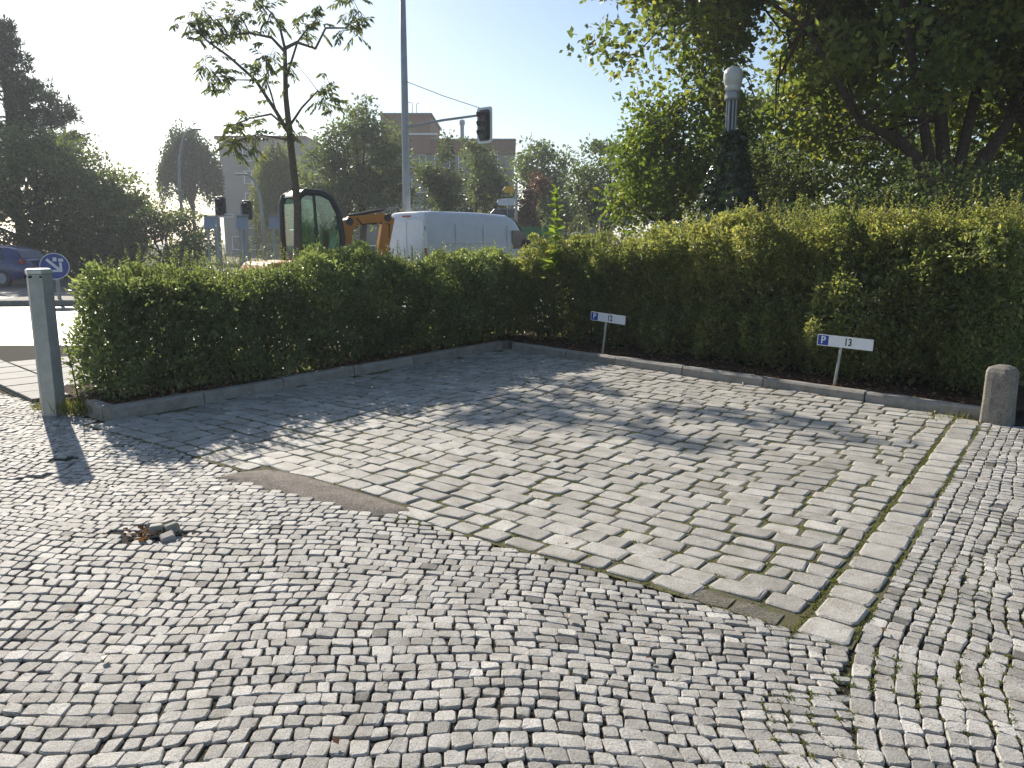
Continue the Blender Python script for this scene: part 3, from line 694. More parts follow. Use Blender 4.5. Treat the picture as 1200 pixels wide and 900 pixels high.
# smaller broadleaf trees and shrubs behind the right hedge
tree('lime_tree', 'bright yellow-green small tree left of the lamp column', (3.4, 17.2, 0), (0.09, 1.3), [(3.3, 17.2, 3.1, 1.25, 1.2, 1.5), (3.9, 17.0, 4.0, 1.3, 1.2, 1.1)], 190, 0.42, 75, 0.12, M['limegreen'], limbs=7)
tree('ash_tree', 'shaded tree filling the gap between lamp column and forked trunk', (7.4, 21.5, 0), (0.12, 1.6), [(6.6, 21.5, 4.0, 2.6, 1.6, 2.8), (9.4, 22, 4.2, 2.6, 1.8, 3.0)], 330, 0.55, 70, 0.15, M['oak'], limbs=10)
tree('ash_tree', 'tree at the right edge behind the forked trunk', (13.4, 21.0, 0), (0.12, 1.6), [(13.0, 21, 4.2, 2.8, 1.8, 3.2), (15.5, 21, 4.2, 2.2, 1.8, 3.2)], 300, 0.55, 70, 0.15, M['maple'], limbs=10)
tree('hazel_bush', 'shaded bush between the lamp column and the forked trunk', (5.9, 18.0, 0), (0.07, 0.8), [(5.9, 18.0, 2.4, 2.2, 1.4, 2.0)], 170, 0.5, 75, 0.13, M['oak'], limbs=8, cat='bush')
tree('hazel_bush', 'dark bush at the far right behind the forked trunk', (9.7, 16.6, 0), (0.07, 0.8), [(9.7, 16.6, 2.0, 2.6, 1.5, 1.7)], 200, 0.5, 75, 0.12, M['oak'], limbs=8, cat='bush')
tree('elder_shrub', 'pale-leaved wild shrub rising over the hedge below the forked trunk', (6.2, 10.6, 0), (0.04, 0.5), [(6.1, 10.6, 1.65, 1.3, 0.9, 0.95)], 150, 0.28, 70, 0.075, M['dull'], limbs=9, cat='shrub')
tree('elder_shrub', 'pale wild shrub rising over the hedge left of the forked trunk', (4.75, 11.4, 0), (0.04, 0.5), [(4.7, 11.4, 1.5, 1.1, 0.8, 0.9)], 110, 0.26, 70, 0.07, M['dull'], limbs=9, cat='shrub')
tree('elder_shrub', 'loose shrub standing behind the hedge between sign and lamp column', (3.3, 13.0, 0), (0.04, 0.5), [(3.2, 13.0, 1.35, 1.5, 0.9, 0.8)], 110, 0.28, 70, 0.075, M['privet2'], limbs=8, cat='shrub')
tree('elder_shrub', 'leafy shrub at the right end of the hedge behind the stone post', (7.4, 9.3, 0), (0.04, 0.4), [(7.0, 9.2, 1.2, 1.4, 0.9, 1.0)], 120, 0.3, 70, 0.08, M['oak'], limbs=8, cat='shrub')

# trees further back
tree('poplar_tree', 'grey-green tree right of the young upright shoot', (4.9, 40, 0), (0.16, 2.5), [(4.9, 40, 4.2, 2.2, 2.0, 2.7), (6.6, 41, 3.8, 1.8, 1.8, 2.4)], 230, 0.62, 55, 0.20, M['dull'])
tree('linden_tree', 'dark tree behind the direction signs, left of the grey-green tree', (2.2, 55, 0), (0.2, 3), [(1.6, 55, 6.4, 1.7, 2, 2.3), (3.4, 56, 5.0, 1.9, 2, 2.6), (2.4, 54, 3.2, 2.4, 2, 1.8)], 240, 0.75, 50, 0.25, M['oak'])
tree('smoke_bush', 'reddish copper-leaved bush beside the direction signs', (1.55, 48, 0), (0.1, 1), [(1.5, 48, 3.7, 1.0, 1.0, 2.1), (2.2, 48, 2.2, 1.2, 1.0, 1.6)], 130, 0.5, 50, 0.18, M['redleaf'], cat='bush')
tree('plane_tree', 'slim pale-trunked tree in front of the flat-roofed block, right of the other one', (-2.35, 50, 0), (0.13, 4.2), [(-2.4, 50, 6.2, 1.5, 1.5, 1.7), (-1.2, 50.5, 4.6, 1.3, 1.3, 1.5)], 120, 0.6, 50, 0.22, M['oak'], bark='barkgrey', group='street trees before the flat-roofed block')
tree('plane_tree', 'slim tree in front of the flat-roofed block, next to the tall lamp mast', (-4.3, 49, 0), (0.13, 3.8), [(-4.4, 49, 6.2, 1.5, 1.5, 1.7), (-3.9, 49, 4.6, 1.3, 1.2, 1.3)], 100, 0.6, 50, 0.22, M['dull'], bark='barkgrey', group='street trees before the flat-roofed block')
tree('linden_tree', 'low dark tree mass behind the white van roof', (-1.5, 58, 0), (0.2, 1.5), [(-3.2, 58, 3.0, 3.6, 2, 2.6), (0.6, 58, 2.8, 2.6, 2, 2.4)], 230, 0.8, 50, 0.26, M['darkleaf'])
tree('linden_tree', 'tall dark tree between excavator cab and lamp mast', (-8.6, 45, 0), (0.22, 2.6), [(-8.2, 45, 6.6, 2.2, 2.2, 2.5), (-10.3, 45, 5.4, 1.7, 2, 2.3), (-8.8, 45, 3.4, 3.0, 2, 2.4), (-6.6, 45.5, 5.2, 1.0, 1.5, 2.6)], 380, 0.70, 55, 0.22, M['oak'])
# big dark thicket and pine on the left, across the road
tree('thicket_tree', 'large dark bushy tree across the road behind the blue car', (-22.5, 37, 0), (0.2, 1), [(-23.5, 37, 3.6, 4.2, 3, 3.6), (-20.4, 36.5, 3.0, 2.8, 2.4, 3.2)], 420, 0.75, 60, 0.20, M['oak'], limbs=12, tone=0.38, inner=0.5, carve=0.8)
tree('thicket_tree', 'dark bushy tree at the very left edge behind the pine', (-31.5, 39, 0), (0.2, 1), [(-31.5, 39, 3.4, 4.6, 3, 3.6)], 300, 0.8, 60, 0.22, M['oak'], limbs=12, tone=0.38, inner=0.5, carve=0.8)
tree('thicket_tree', 'rounded dark bush across the road, right of the bigger thicket', (-18.6, 36, 0), (0.15, 0.8), [(-18.5, 36, 2.3, 2.2, 2, 2.5)], 190, 0.65, 60, 0.18, M['oak'], limbs=9, tone=0.4, inner=0.5, carve=0.8)
tree('thicket_bush', 'low lighter bush in front of the hanging birch', (-15.2, 34, 0), (0.08, 0.5), [(-15.2, 34, 1.5, 2.0, 1.4, 1.75)], 170, 0.5, 60, 0.15, M['dull'], limbs=8, cat='bush', inner=0.5)

def pine(name, label, base, H, R):
    root = thing(name, label, 'tree', base); base = np.array(base, float); tb = Tubes()
    tb.add([base - (0, 0, .1), base + (0.1, 0, H * 0.5), base + (0, 0.1, H)], [0.28, 0.2, 0.04], 8); P = []; D = []; B = []
    for z in np.arange(3.0, H, 0.42):
        f = 1 - ((z - 3.0) / (H - 3.0)) ** 1.4; rr = R * max(0.16, f ** 0.75) * U(0.75, 1.15)
        for k in range(6):
            an = U(0, 2 * pi); e = base + np.array([cos(an) * rr, sin(an) * rr, z + U(0.1, 0.7)]); st = base + (0, 0, z)
            tb.add([st, (st + e) / 2 - (0, 0, 0.15), e], [0.05, 0.035, 0.012], 4)
            for tt in np.linspace(0.3, 1.0, int(4 + rr * 2.4)): B.append(st + (e - st) * tt + rng.normal(0, 0.16, 3) - (0, 0, 0.12 * (1 - tt)))
    B = np.array(B); per = 26; n = len(B) * per; d = unit(rng.normal(0, 1, (n, 3)) + (0, 0, 0.5)); Pn = np.repeat(B, per, 0) + d * U(0, 0.12, (n))[:, None]
    tb.build('trunk', M['bark'], root)
    leaf_cloud('crown', Pn, d, rdir(n, 0.3), U(0.22, 0.42, n), M['pine'], root, np.clip(rng.normal(0.45, 0.2, n), 0, 1), w=0.20)
pine('pine_tree', 'dark pine towering over the thicket at the far left', (-26.4, 42, 0), 12.4, 4.3)

def weeping(name, label, base, H, R, mat, n_str, leaf, bark, hang, zlow=1.0, tone=0.45, wleaf=0.35):
    root = thing(name, label, 'tree', base); base = np.array(base, float); tb = Tubes()
    tb.add([base - (0, 0, .1), base + (0.1, 0, H * 0.5), base + (0, 0, H * 0.96)], [0.2, 0.13, 0.03], 7); P = []; D = []; SG = []
    for k in range(n_str):
        an = U(0, 2 * pi); rr = R * np.sqrt(U(0.02, 1)) ; zt = H * (1 - 0.30 * (rr / R) ** 2.6) * U(0.86, 1.0) * (1 + 0.05 * sin(5 * an))
        s_ = base + np.array([cos(an) * rr, sin(an) * rr, zt]); ln = U(0.4, 1.0) * hang; ln = min(ln, zt - zlow)
        if k % 3 == 0: tb.add([base + (0, 0, zt * U(0.5, 0.75)), (base + (0, 0, zt) + s_) / 2 + (0, 0, 0.1), s_], [0.05, 0.03, 0.01], 4)
        m = int(ln / leaf * 2.6) + 5; tt = np.linspace(0, 1, m)[:, None]; sw = rng.normal(0, 0.12, 3) * (1, 1, 0)
        q = s_ - np.array([0, 0, 1]) * tt * ln + sw * tt ** 2 + rng.normal(0, leaf * 0.45, (m, 3)); P.append(q); D.append(unit(rng.normal(0, 0.45, (m, 3)) - (0, 0, 0.9))); SG.append(np.full(m, rng.normal(0, 0.12)))
    P = np.concatenate(P); D = np.concatenate(D); n = len(P)
    tb.build('trunk', M[bark], root)
    leaf_cloud('crown', P, D, rdir(n), U(0.8, 1.3, n) * leaf, mat, root, np.clip(tone + np.concatenate(SG) + rng.normal(0, 0.12, n), 0, 1), w=wleaf)
weeping('weeping_birch', 'tall birch with hanging branches left of the grey apartment block', (-28.4, 70, 0), 11.8, 2.7, M['birch'], 480, 0.26, 'barkgrey', 3.6, 1.0, wleaf=0.5)
weeping('willow_tree', 'pale yellow-green willow in front of the grey apartment block', (-17.7, 60, 0), 9.0, 2.0, M['willow'], 420, 0.26, 'bark', 6.0, 0.8, wleaf=0.3)

# young tree behind the left hedge: forked stem, sparse feathery leaves
yb = (-4.19, 15.20, 0.00)
root = thing('young_tree', 'young thin-stemmed tree with sparse feathery leaves, standing behind the left hedge', 'tree', yb)
tb = Tubes()
main = [(-4.19, 15.20, -0.10), (-4.19, 15.20, 1.15), (-4.14, 15.20, 2.28), (-4.21, 15.20, 3.40), (-4.26, 15.20, 4.30), (-4.23, 15.20, 5.15)]
tb.add(main, [0.095, 0.085, 0.075, 0.065, 0.05, 0.035], 9)
brs = [([(-4.26, 15.20, 3.68), (-4.45, 15.20, 4.02), (-4.79, 15.14, 4.58), (-5.24, 15.09, 4.98), (-5.63, 15.09, 5.26), (-5.91, 15.09, 5.54)], 0.045),
       ([(-4.23, 15.20, 5.09), (-4.50, 15.31, 5.37), (-4.95, 15.43, 5.48), (-5.40, 15.43, 5.43), (-5.74, 15.54, 5.82)], 0.032),
       ([(-4.23, 15.20, 5.15), (-4.00, 15.20, 5.26), (-3.66, 15.20, 5.15), (-3.43, 15.09, 5.48), (-3.04, 15.09, 5.48), (-2.81, 15.09, 5.77)], 0.035),
       ([(-4.23, 15.20, 5.15), (-4.28, 15.09, 5.54), (-4.39, 15.09, 5.71), (-4.56, 15.09, 5.88)], 0.03),
       ([(-4.19, 15.20, 3.80), (-3.94, 15.09, 4.08), (-3.60, 14.98, 4.36), (-3.32, 14.98, 4.30)], 0.028),
       ([(-4.26, 15.20, 3.74), (-4.62, 15.43, 4.02), (-5.07, 15.54, 3.96), (-5.46, 15.54, 3.80)], 0.028),
       ([(-4.23, 15.20, 4.64), (-4.05, 15.43, 5.32), (-3.88, 15.65, 5.65), (-3.72, 15.65, 5.77)], 0.025),
       ([(-4.79, 15.14, 4.58), (-5.07, 14.86, 4.53), (-5.40, 14.75, 4.58)], 0.016),
       ([(-4.45, 15.20, 4.02), (-4.50, 14.86, 4.53), (-4.45, 14.75, 4.92)], 0.018),
       ([(-4.95, 15.43, 5.48), (-5.07, 15.54, 5.71), (-5.18, 15.54, 5.82)], 0.016),
       ([(-4.19, 15.20, 3.51), (-4.73, 14.86, 3.57), (-5.18, 14.75, 3.40)], 0.02)]
tips = []
for pts, r_ in brs:
    pts = np.array(pts); tb.add(pts, np.linspace(r_, r_ * 0.3, len(pts)), 6)
    tips += [(pts[-1], 11), (pts[-2], 4), (0.5 * (pts[-1] + pts[-2]), 7)]
tips += [(np.array((-4.22, 15.15, 3.7)), 9), (np.array((-4.17, 15.15, 4.75)), 5)]
PP = []; DD = []; NN = []; LL = []; TT = []
for c, k in tips:
    for _ in range(k):                                                 # one pinnate leaf each
        an = U(0, 2 * pi); d = unit(np.array([cos(an), sin(an), U(-1.3, 0.9)])); ln = U(0.18, 0.32); st = c + rng.normal(0, 1, 3) * (0.10, 0.10, 0.15); tn = np.clip(rng.normal(0.45, 0.18), 0, 1)
        side = unit(np.cross(d, (0, 0, 1.0))); tb.add([st, st + d * ln * 0.5, st + d * ln - (0, 0, 0.04)], [0.004, 0.003, 0.001], 3)
        if rng.random() < 0.5: tb.add([c, (c + st) / 2 + (0, 0, 0.02), st], [0.008, 0.006, 0.004], 3)
        for tt in np.linspace(0.25, 1.0, 6):
            for sg in (-1, 1):
                PP.append(st + d * ln * tt - np.array([0, 0, 0.04 * tt * tt])); DD.append(d * 0.55 + side * sg * 0.75 - np.array([0, 0, U(0.3, 0.9)])); NN.append((U(-1, 1), U(-1, 1), 0.8)); LL.append(U(0.09, 0.16)); TT.append(tn + rng.normal(0, 0.08))
tb.build('trunk', plain('young_bark', (0.15, 0.12, 0.09), 0.9, var=0.3, scale=18, bmp=0.5, spec=0.15), root)
NN = np.array(NN) + rng.normal(0, 0.3, (len(NN), 3))
leaf_cloud('crown', np.array(PP), np.array(DD), NN, np.array(LL), M['rhus'], root, np.array(TT), w=0.32)

# upright young shoot standing out of the hedge corner
def shoot(name, label, base, H, leaf, mat, rows, cat='plant', z0=0.5, lean=(0, 0)):
    root = thing(name, label, cat, base); b = np.array(base, float); tb = Tubes(); tip = b + np.array([lean[0], lean[1], H])
    tb.add([b, (b + tip) / 2 + rng.normal(0, 0.01, 3), tip], [0.008, 0.006, 0.002], 5); tb.build('stem', M['twig'], root)
    P = []; D = []; N = []; L = []
    for j, tt in enumerate(np.linspace(z0, 1, rows)):
        for k in range(rng.integers(2, 5)):
            an = U(0, 2 * pi); P.append(b + (tip - b) * min(1, tt + U(-0.015, 0.015))); up = U(-0.25, 0.75) + 0.6 * (tt > 0.93); D.append((cos(an), sin(an), up)); N.append((U(-0.5, 0.5), U(-0.5, 0.5), 1)); L.append(leaf * (1.1 - 0.6 * tt ** 2) * U(0.55, 1.25))
    leaf_cloud('leaves', np.array(P), np.array(D), np.array(N, float), np.array(L), mat, root, np.clip(rng.normal(0.5, 0.2, len(P)), 0, 1), w=0.6)
    return root
shoot('young_shoot', 'bright upright leafy shoot sticking out above the hedge corner', (0.63, 11.75, 0.08), 2.30, 0.21, M['shoot'], 34, z0=0.46, lean=(0.03, 0))
shoot('tall_weed', 'thin weed stalk with a few leaves between grey post and hedge', (-4.20, 7.30, 0.0), 0.80, 0.11, M['limegreen'], 5, z0=0.35, lean=(-0.12, 0.05))

# ivy-clad lamp column
LX, LY = 3.82, 14.0
lp = thing('lamp_column', 'ribbed lamp column with white globe, its lower part wrapped in ivy', 'street lamp', (LX, LY, 0))
mb = MB(); mb.lathe([(0.10, 0), (0.10, 0.8), (0.075, 0.85), (0.07, 4.02)], (LX, LY, 0), 14); mb.build('post', M['darksteel'], lp, smooth=False)
for k in range(8):
    an = 2 * pi * k / 8; MB().tube([(LX + 0.082 * cos(an), LY + 0.082 * sin(an), 2.4), (LX + 0.082 * cos(an), LY + 0.082 * sin(an), 4.02)], 0.018, 6).build('rib', M['steel'], lp)
MB().lathe([(0.11, 4.02), (0.125, 4.05), (0.125, 4.13), (0.115, 4.16)], (LX, LY, 0), 20).build('collar', M['steel'], lp)
gl = plain('opal_glass', (0.58, 0.57, 0.53), 0.25, var=0.06, scale=5)
MB().lathe([(0.115, 4.16), (0.135, 4.19), (0.135, 4.24), (0.125, 4.25), (0.145, 4.28), (0.162, 4.36), (0.165, 4.44), (0.15, 4.51), (0.10, 4.56), (0.03, 4.58)], (LX, LY, 0), 22).build('globe', gl, lp, smooth=True)
iv = thing('ivy', 'dense dark ivy climbing the lamp column behind the hedge', 'ivy', (LX, LY - 0.02, 0))
n = 11000; z = U(0, 3.5, n); wz = 0.14 + 0.44 * np.exp(-((z - 2.0) / 0.8) ** 2) + 0.2 * (z < 1.8); an = U(0, 2 * pi, n)
nz_ = np.stack([np.cos(an), np.sin(an), z], 1); rr = wz * (1 + 0.42 * noise3(nz_, 1.4)) * (0.72 + 0.28 * rng.random(n))
P = np.stack([LX + 0.05 + rr * np.cos(an), LY + rr * np.sin(an), z], 1); Nn = np.stack([np.cos(an), np.sin(an), np.full(n, 0.3)], 1)
leaf_cloud('leaves', P, unit(rng.normal(0, 0.6, (n, 3)) - (0, 0, 0.5)), Nn + rng.normal(0, 0.35, (n, 3)), U(0.07, 0.13, n), M['ivy'], iv, np.clip(rng.normal(0.45, 0.2, n), 0, 1), w=0.85)
tb = Tubes()
for k in range(7):
    an = 2 * pi * k / 7; tb.add([(LX + 0.12 * cos(an), LY + 0.12 * sin(an), 0), (LX + 0.13 * cos(an + 0.6), LY + 0.13 * sin(an + 0.6), 1.7), (LX + 0.10 * cos(an + 1), LY + 0.10 * sin(an + 1), 3.3)], [0.02, 0.015, 0.005], 5)
tb.build('vines', M['bark'], iv)

# ================================================================== street furniture and vehicles
# grey six-sided post
bx, by = -4.37, 7.16
pb = thing('steel_bollard', 'tall grey-green six-sided steel post with flat cap at the hedge end', 'bollard', (bx, by, 0))
def hexring(r, z, tw=0.18, n=6): return [(bx + r * cos(2 * pi * k / n + tw), by + r * sin(2 * pi * k / n + tw), z) for k in range(n)]
MB().loft([hexring(0.112, -0.05), hexring(0.112, 1.315)]).build('shaft', M['galv'], pb, bevel=0.008)
MB().loft([hexring(0.118, 1.316), hexring(0.118, 1.352), hexring(0.10, 1.362)]).build('cap', M['galvcap'], pb, bevel=0.004)
for k in (3.55, 4.55, 5.35):
    an = k; q = np.array([cos(an), sin(an), 0]); MB().disc((bx + 0.105 * q[0], by + 0.105 * q[1], 1.29), 0.011, 0.03, q, 10).build('bolt_hole', M['hole'], pb)
# stone post at the right end of the kerb
sx, sy = 4.34, 6.70
rings = []
for r, z in ((0.118, -0.1), (0.118, 0.0), (0.113, 0.20), (0.110, 0.40), (0.109, 0.475), (0.095, 0.51), (0.05, 0.532), (0.01, 0.537)):
    ring = []
    for k in range(16):
        an = 2 * pi * k / 16 + 0.35; sq = 1 / max(abs(cos(an - 0.6)), abs(sin(an - 0.6))) ; q = r * min(sq, 1.22) * U(0.985, 1.015); ring.append((sx + q * cos(an), sy + q * sin(an), z))
    rings.append(ring)
sb = tagp(MB().loft(rings).build('stone_bollard', gravelly('weathered_stone', (0.30, 0.275, 0.235), (0.40, 0.37, 0.32)), smooth=False, bevel=0.006), 'short weathered stone post with domed top at the right kerb end', 'bollard')

def text_mesh(txt, size, sxx, mat, parent, name, M4):
    cu = bpy.data.curves.new('lettering', 'FONT'); cu.body = txt; cu.size = size; cu.align_x = 'CENTER'; cu.align_y = 'CENTER'; cu.extrude = 0.0006; cu.offset = 0.0022
    ob = bpy.data.objects.new('lettering', cu); COL.objects.link(ob); bpy.context.view_layer.update()
    me = bpy.data.meshes.new_from_object(ob.evaluated_get(bpy.context.evaluated_depsgraph_get()))
    bpy.data.objects.remove(ob); bpy.data.curves.remove(cu)
    V = np.array([v.co[:] for v in me.vertices]); V[:, 0] *= sxx
    polys = [tuple(p.vertices) for p in me.polygons]; bpy.data.meshes.remove(me)
    return mk(name, (M4 @ np.concatenate([V, np.ones((len(V), 1))], 1).T).T[:, :3], mat=mat, parent=parent, polys=polys)
def parking_sign(txt, label, base, normal, tilt, ptilt, hpost, Lb=0.57, Hb=0.118):
    r = thing('parking_sign', label, 'sign', (*base, 0.06), 'numbered parking bay signs')
    n = unit(np.array([*normal, 0.0])); up0 = np.array([0, 0, 1.0]); xr = unit(np.cross(up0, n)); xr = xr     # board x axis as seen from the front
    R = lambda v: v
    up = unit(up0 * cos(tilt) + xr * sin(tilt)); xa = unit(xr * cos(tilt) - up0 * sin(tilt))
    b = np.array([*base, 0.06]); pu = unit(up0 * cos(ptilt) + xr * sin(ptilt))
    MB().tube([b, b + pu * (hpost + 0.05)], 0.0165, 10).build('post', M['galv'], r)
    c = b + pu * (hpost + Hb / 2 - 0.02) + n * 0.022 + xa * 0.035
    def plate(w0, w1, h, d0, d1, nm, mat, bev=0.0):
        P = [c + xa * x_ + up * y_ + n * d_ for d_ in (d0, d1) for x_, y_ in ((w0, -h / 2), (w1, -h / 2), (w1, h / 2), (w0, h / 2))]
        return MB().add(P, [(0, 1, 2, 3)[::-1], (4, 5, 6, 7), (0, 1, 5, 4), (1, 2, 6, 5), (2, 3, 7, 6), (3, 0, 4, 7)]).build(nm, mat, r, bevel=bev)
    plate(-Lb / 2, Lb / 2, Hb, 0, 0.006, 'board', M['signwhite'], 0.002)
    plate(-Lb / 2 + 0.008, -Lb / 2 + 0.118, Hb - 0.016, 0.006, 0.0068, 'blue_field', M['signblue'])
    def mat4(off, dz):
        m = np.eye(4); m[:3, 0] = xa; m[:3, 1] = up; m[:3, 2] = n; m[:3, 3] = c + xa * off[0] + up * off[1] + n * dz; return m
    text_mesh('P', 0.106, 0.95, M['signwhite'], r, 'letter', mat4((-Lb / 2 + 0.063, 0.0), 0.0076))
    text_mesh(txt, 0.106, 0.78, M['ink'], r, 'number', mat4((0.035, 0.0), 0.0070))
    plate(-0.02, 0.02, 0.05, -0.02, -0.001, 'clamp', M['galv'])
    return r
parking_sign('12', 'parking sign with blue P and number 12, further back', (1.24, 10.46), (-0.68, -0.73), radians(3.0), radians(7.0), 0.50)
parking_sign('13', 'parking sign with blue P and number 13, near the stone post', (3.42, 8.02), (-0.68, -0.73), radians(1.5), radians(5.5), 0.48)

# keep-right sign on the island
ks = thing('keep_right_sign', 'round blue traffic sign with white arrow pointing down right', 'traffic sign', (-12.05, 20.5, 0.12))
MB().tube([(-12.05, 20.53, 0.1), (-12.05, 20.53, 1.25)], 0.045, 10).build('post', M['steel'], ks)
nrm = unit(np.array([0.42, -0.90, 0.0])); xr = np.array([-nrm[1], nrm[0], 0]); up = np.array([0, 0, 1.0]); cc = np.array([-12.05, 20.46, 0.98])
MB().disc(cc, 0.345, 0.012, nrm, 40).build('rim', M['signwhite'], ks)
MB().disc(cc + nrm * 0.004, 0.325, 0.012, nrm, 40).build('disc', M['signblue'], ks)
def on_disc(pts, nm):
    P = [cc + nrm * 0.012 + xr * x_ + up * y_ for x_, y_ in pts]; return mk(nm, P, mat=M['signwhite'], parent=ks, polys=[tuple(range(len(P)))])
on_disc([(-0.20, 0.16), (-0.15, 0.21), (0.10, -0.04), (0.05, -0.09)], 'arrow_shaft')
on_disc([(-0.08, -0.15), (0.17, -0.15), (0.17, 0.10), (0.11, 0.10), (0.11, -0.02), (0.05, -0.09), (0.03, -0.09), (-0.05, -0.09)], 'arrow_head')
on_disc([(-0.03, 0.13), (0.06, 0.13), (0.06, 0.23), (-0.03, 0.23)], 'mark'); on_disc([(0.10, 0.12), (0.21, 0.12), (0.21, 0.20), (0.10, 0.20)], 'mark')

# tall mast with signal arm
mx, my = -3.74, 28.0
ms = thing('signal_mast', 'tall grey mast carrying a traffic light on a long arm', 'traffic light', (mx, my, 0))
MB().tube([(mx, my, -0.03), (mx, my, 3), (mx + 0.02, my, 7), (mx + 0.03, my, 12.5)], [0.15, 0.14, 0.12, 0.09], 14).build('mast', M['steel'], ms, smooth=True)
hx, hy, hz = -0.88, 26.0, 5.33
MB().tube([(mx, my, 5.55), ((mx + hx) / 2, (my + hy) / 2, 5.64), (hx - 0.1, hy + 0.05, 5.66)], [0.05, 0.045, 0.04], 8).build('arm', M['steel'], ms)
MB().tube([(mx, my, 7.1), ((mx + hx) / 2, (my + hy) / 2, 6.42), (hx, hy + 0.03, 5.82)], 0.012, 5).build('guy_wire', M['darksteel'], ms)
hn = unit(np.array([-0.62, -0.78, 0.0])); hxr = np.array([-hn[1], hn[0], 0.0])
def rrect(w, h, r, n=5):
    pts = []
    for (cx_, cy_, a0) in ((w / 2 - r, h / 2 - r, 0), (-w / 2 + r, h / 2 - r, pi / 2), (-w / 2 + r, -h / 2 + r, pi), (w / 2 - r, -h / 2 + r, 1.5 * pi)):
        for k in range(n): a_ = a0 + pi / 2 * k / (n - 1); pts.append((cx_ + r * cos(a_), cy_ + r * sin(a_)))
    return pts
def head_plate(w, h, d0, d1, nm, mat, c0):
    P = [[c0 + hxr * x_ + np.array([0, 0, y_]) + hn * d_ for x_, y_ in rrect(w, h, 0.09)] for d_ in (d0, d1)]
    return MB().loft(P).build(nm, mat, ms)
c0 = np.array([hx, hy, hz]); head_plate(0.64, 1.12, 0.0, 0.02, 'backboard', M['signwhite'], c0); head_plate(0.47, 0.97, 0.02, 0.028, 'board_face', M['black'], c0)
head_plate(0.30, 0.86, 0.028, 0.16, 'housing', M['black'], c0); head_plate(0.34, 0.9, -0.12, 0.0, 'back_housing', M['darksteel'], c0)
for dz, nm, cl in ((0.28, 'red_lens', (0.10, 0.01, 0.01)), (0.0, 'amber_lens', (0.10, 0.05, 0.01)), (-0.28, 'green_lens', (0.01, 0.07, 0.03))):
    q = c0 + np.array([0, 0, dz]) + hn * 0.165; l = MB().disc(q, 0.10, 0.01, hn, 18).build(nm, plain(nm, cl, 0.2), ms)
    V = []; 
    for d_ in (0.0, 0.20):
        for k in range(13): a_ = -0.3 + (pi + 0.6) * k / 12; rr_ = 0.115 - 0.01 * (d_ > 0); V.append(q + hn * d_ * (0.55 + 0.45 * max(0, sin(a_))) + hxr * rr_ * cos(a_) + np.array([0, 0, rr_ * sin(a_)]))
    mk('visor', V, mat=M['black'], parent=ms, polys=[(k, k + 1, 14 + k, 13 + k) for k in range(12)])

# three grey sloped boards on legs and the pole group behind the left hedge
bc_ = plain('board_grey', (0.34, 0.37, 0.42), 0.4, 0.2, var=0.1)
for k, (x, lab) in enumerate(((-7.70, 'grey sloped board on two legs, leftmost of three behind the hedge'), (-6.88, 'grey sloped board on two legs, middle one of three behind the hedge'), (-6.04, 'grey sloped board on two legs, next to the excavator cab'))):
    r = thing('sloped_board', lab, 'board', (x, 20, 0), 'grey sloped boards behind the left hedge')
    MB().box((x, 20.0, 2.10), (0.30, 0.03, 0.34), rx=radians(-18)).build('panel', bc_, r, bevel=0.004)
    MB().box((x + 0.01, 20.03, 2.285), (0.32, 0.14, 0.02)).build('top_lip', M['steel'], r)
    for s_ in (-0.09, 0.10): MB().box((x + s_, 20.06, 0.97), (0.05, 0.05, 2.0)).build('leg', M['steel'], r)
def signal_post(x, y, H, label, heads, name='signal_post'):
    r = thing(name, label, 'traffic light', (x, y, 0), 'small signal posts behind the left hedge')
    MB().tube([(x, y, -0.03), (x, y, H)], 0.055, 10).build('post', M['steel'], r)
    for (dx, z, h_) in heads:
        MB().box((x + dx, y - 0.02, z), (0.24, 0.2, h_)).build('housing', M['black'], r, bevel=0.05)
        nl = max(1, int(h_ / 0.25))
        for j in range(nl): MB().tube([(x + dx, y - 0.12, z + h_ / 2 - 0.14 - 0.26 * j), (x + dx + 0.02, y - 0.27, z + h_ / 2 - 0.16 - 0.26 * j)], 0.085, 12).build('visor', M['black'], r)
    return r
signal_post(-7.87, 21, 2.78, 'signal post with rounded dark head and street-name plate beside the leftmost board', [(0.12, 2.55, 0.5)])
signal_post(-7.28, 21.2, 2.62, 'signal post with dark stacked signal heads by the middle board', [(0.16, 2.45, 0.52)])
np_ = thing('street_name_plate', 'narrow white street-name plate on the left signal post', 'sign', (-7.62, 20.9, 2.30))
MB().box((-7.61, 20.9, 2.30), (0.42, 0.012, 0.105)).build('plate', M['signwhite'], np_); MB().box((-7.61, 20.893, 2.30), (0.36, 0.004, 0.035)).build('lettering_band', plain('faint_ink', (0.42, 0.43, 0.45), 0.5), np_)
MB().box((-7.81, 20.93, 2.30), (0.05, 0.06, 0.09)).build('bracket', M['steel'], np_)

# curved street lamps far left
def curved_lamp(x, y, H, reach, label):
    r = thing('curved_street_lamp', label, 'street lamp', (x, y, 0), 'thin curved street lamps in the distance')
    pts = [(x, y, 0), (x, y, H * 0.6)] + [(x + reach * (1 - cos(a_)), y, H * 0.6 + H * 0.4 * sin(a_)) for a_ in np.linspace(0.25, pi / 2, 7)]
    MB().tube(pts, np.linspace(0.09, 0.04, len(pts)), 8).build('pole', M['steel'], r, smooth=True)
    MB().box((x + reach + 0.25 * np.sign(reach), y, H - 0.02), (0.55, 0.18, 0.10)).build('lantern', M['steel'], r, bevel=0.03)
curved_lamp(-18.9, 45, 7.85, 0.9, 'thin curved street lamp in front of the hanging birch')
curved_lamp(-12.7, 40, 5.0, -0.75, 'thin curved street lamp in front of the grey apartment block')

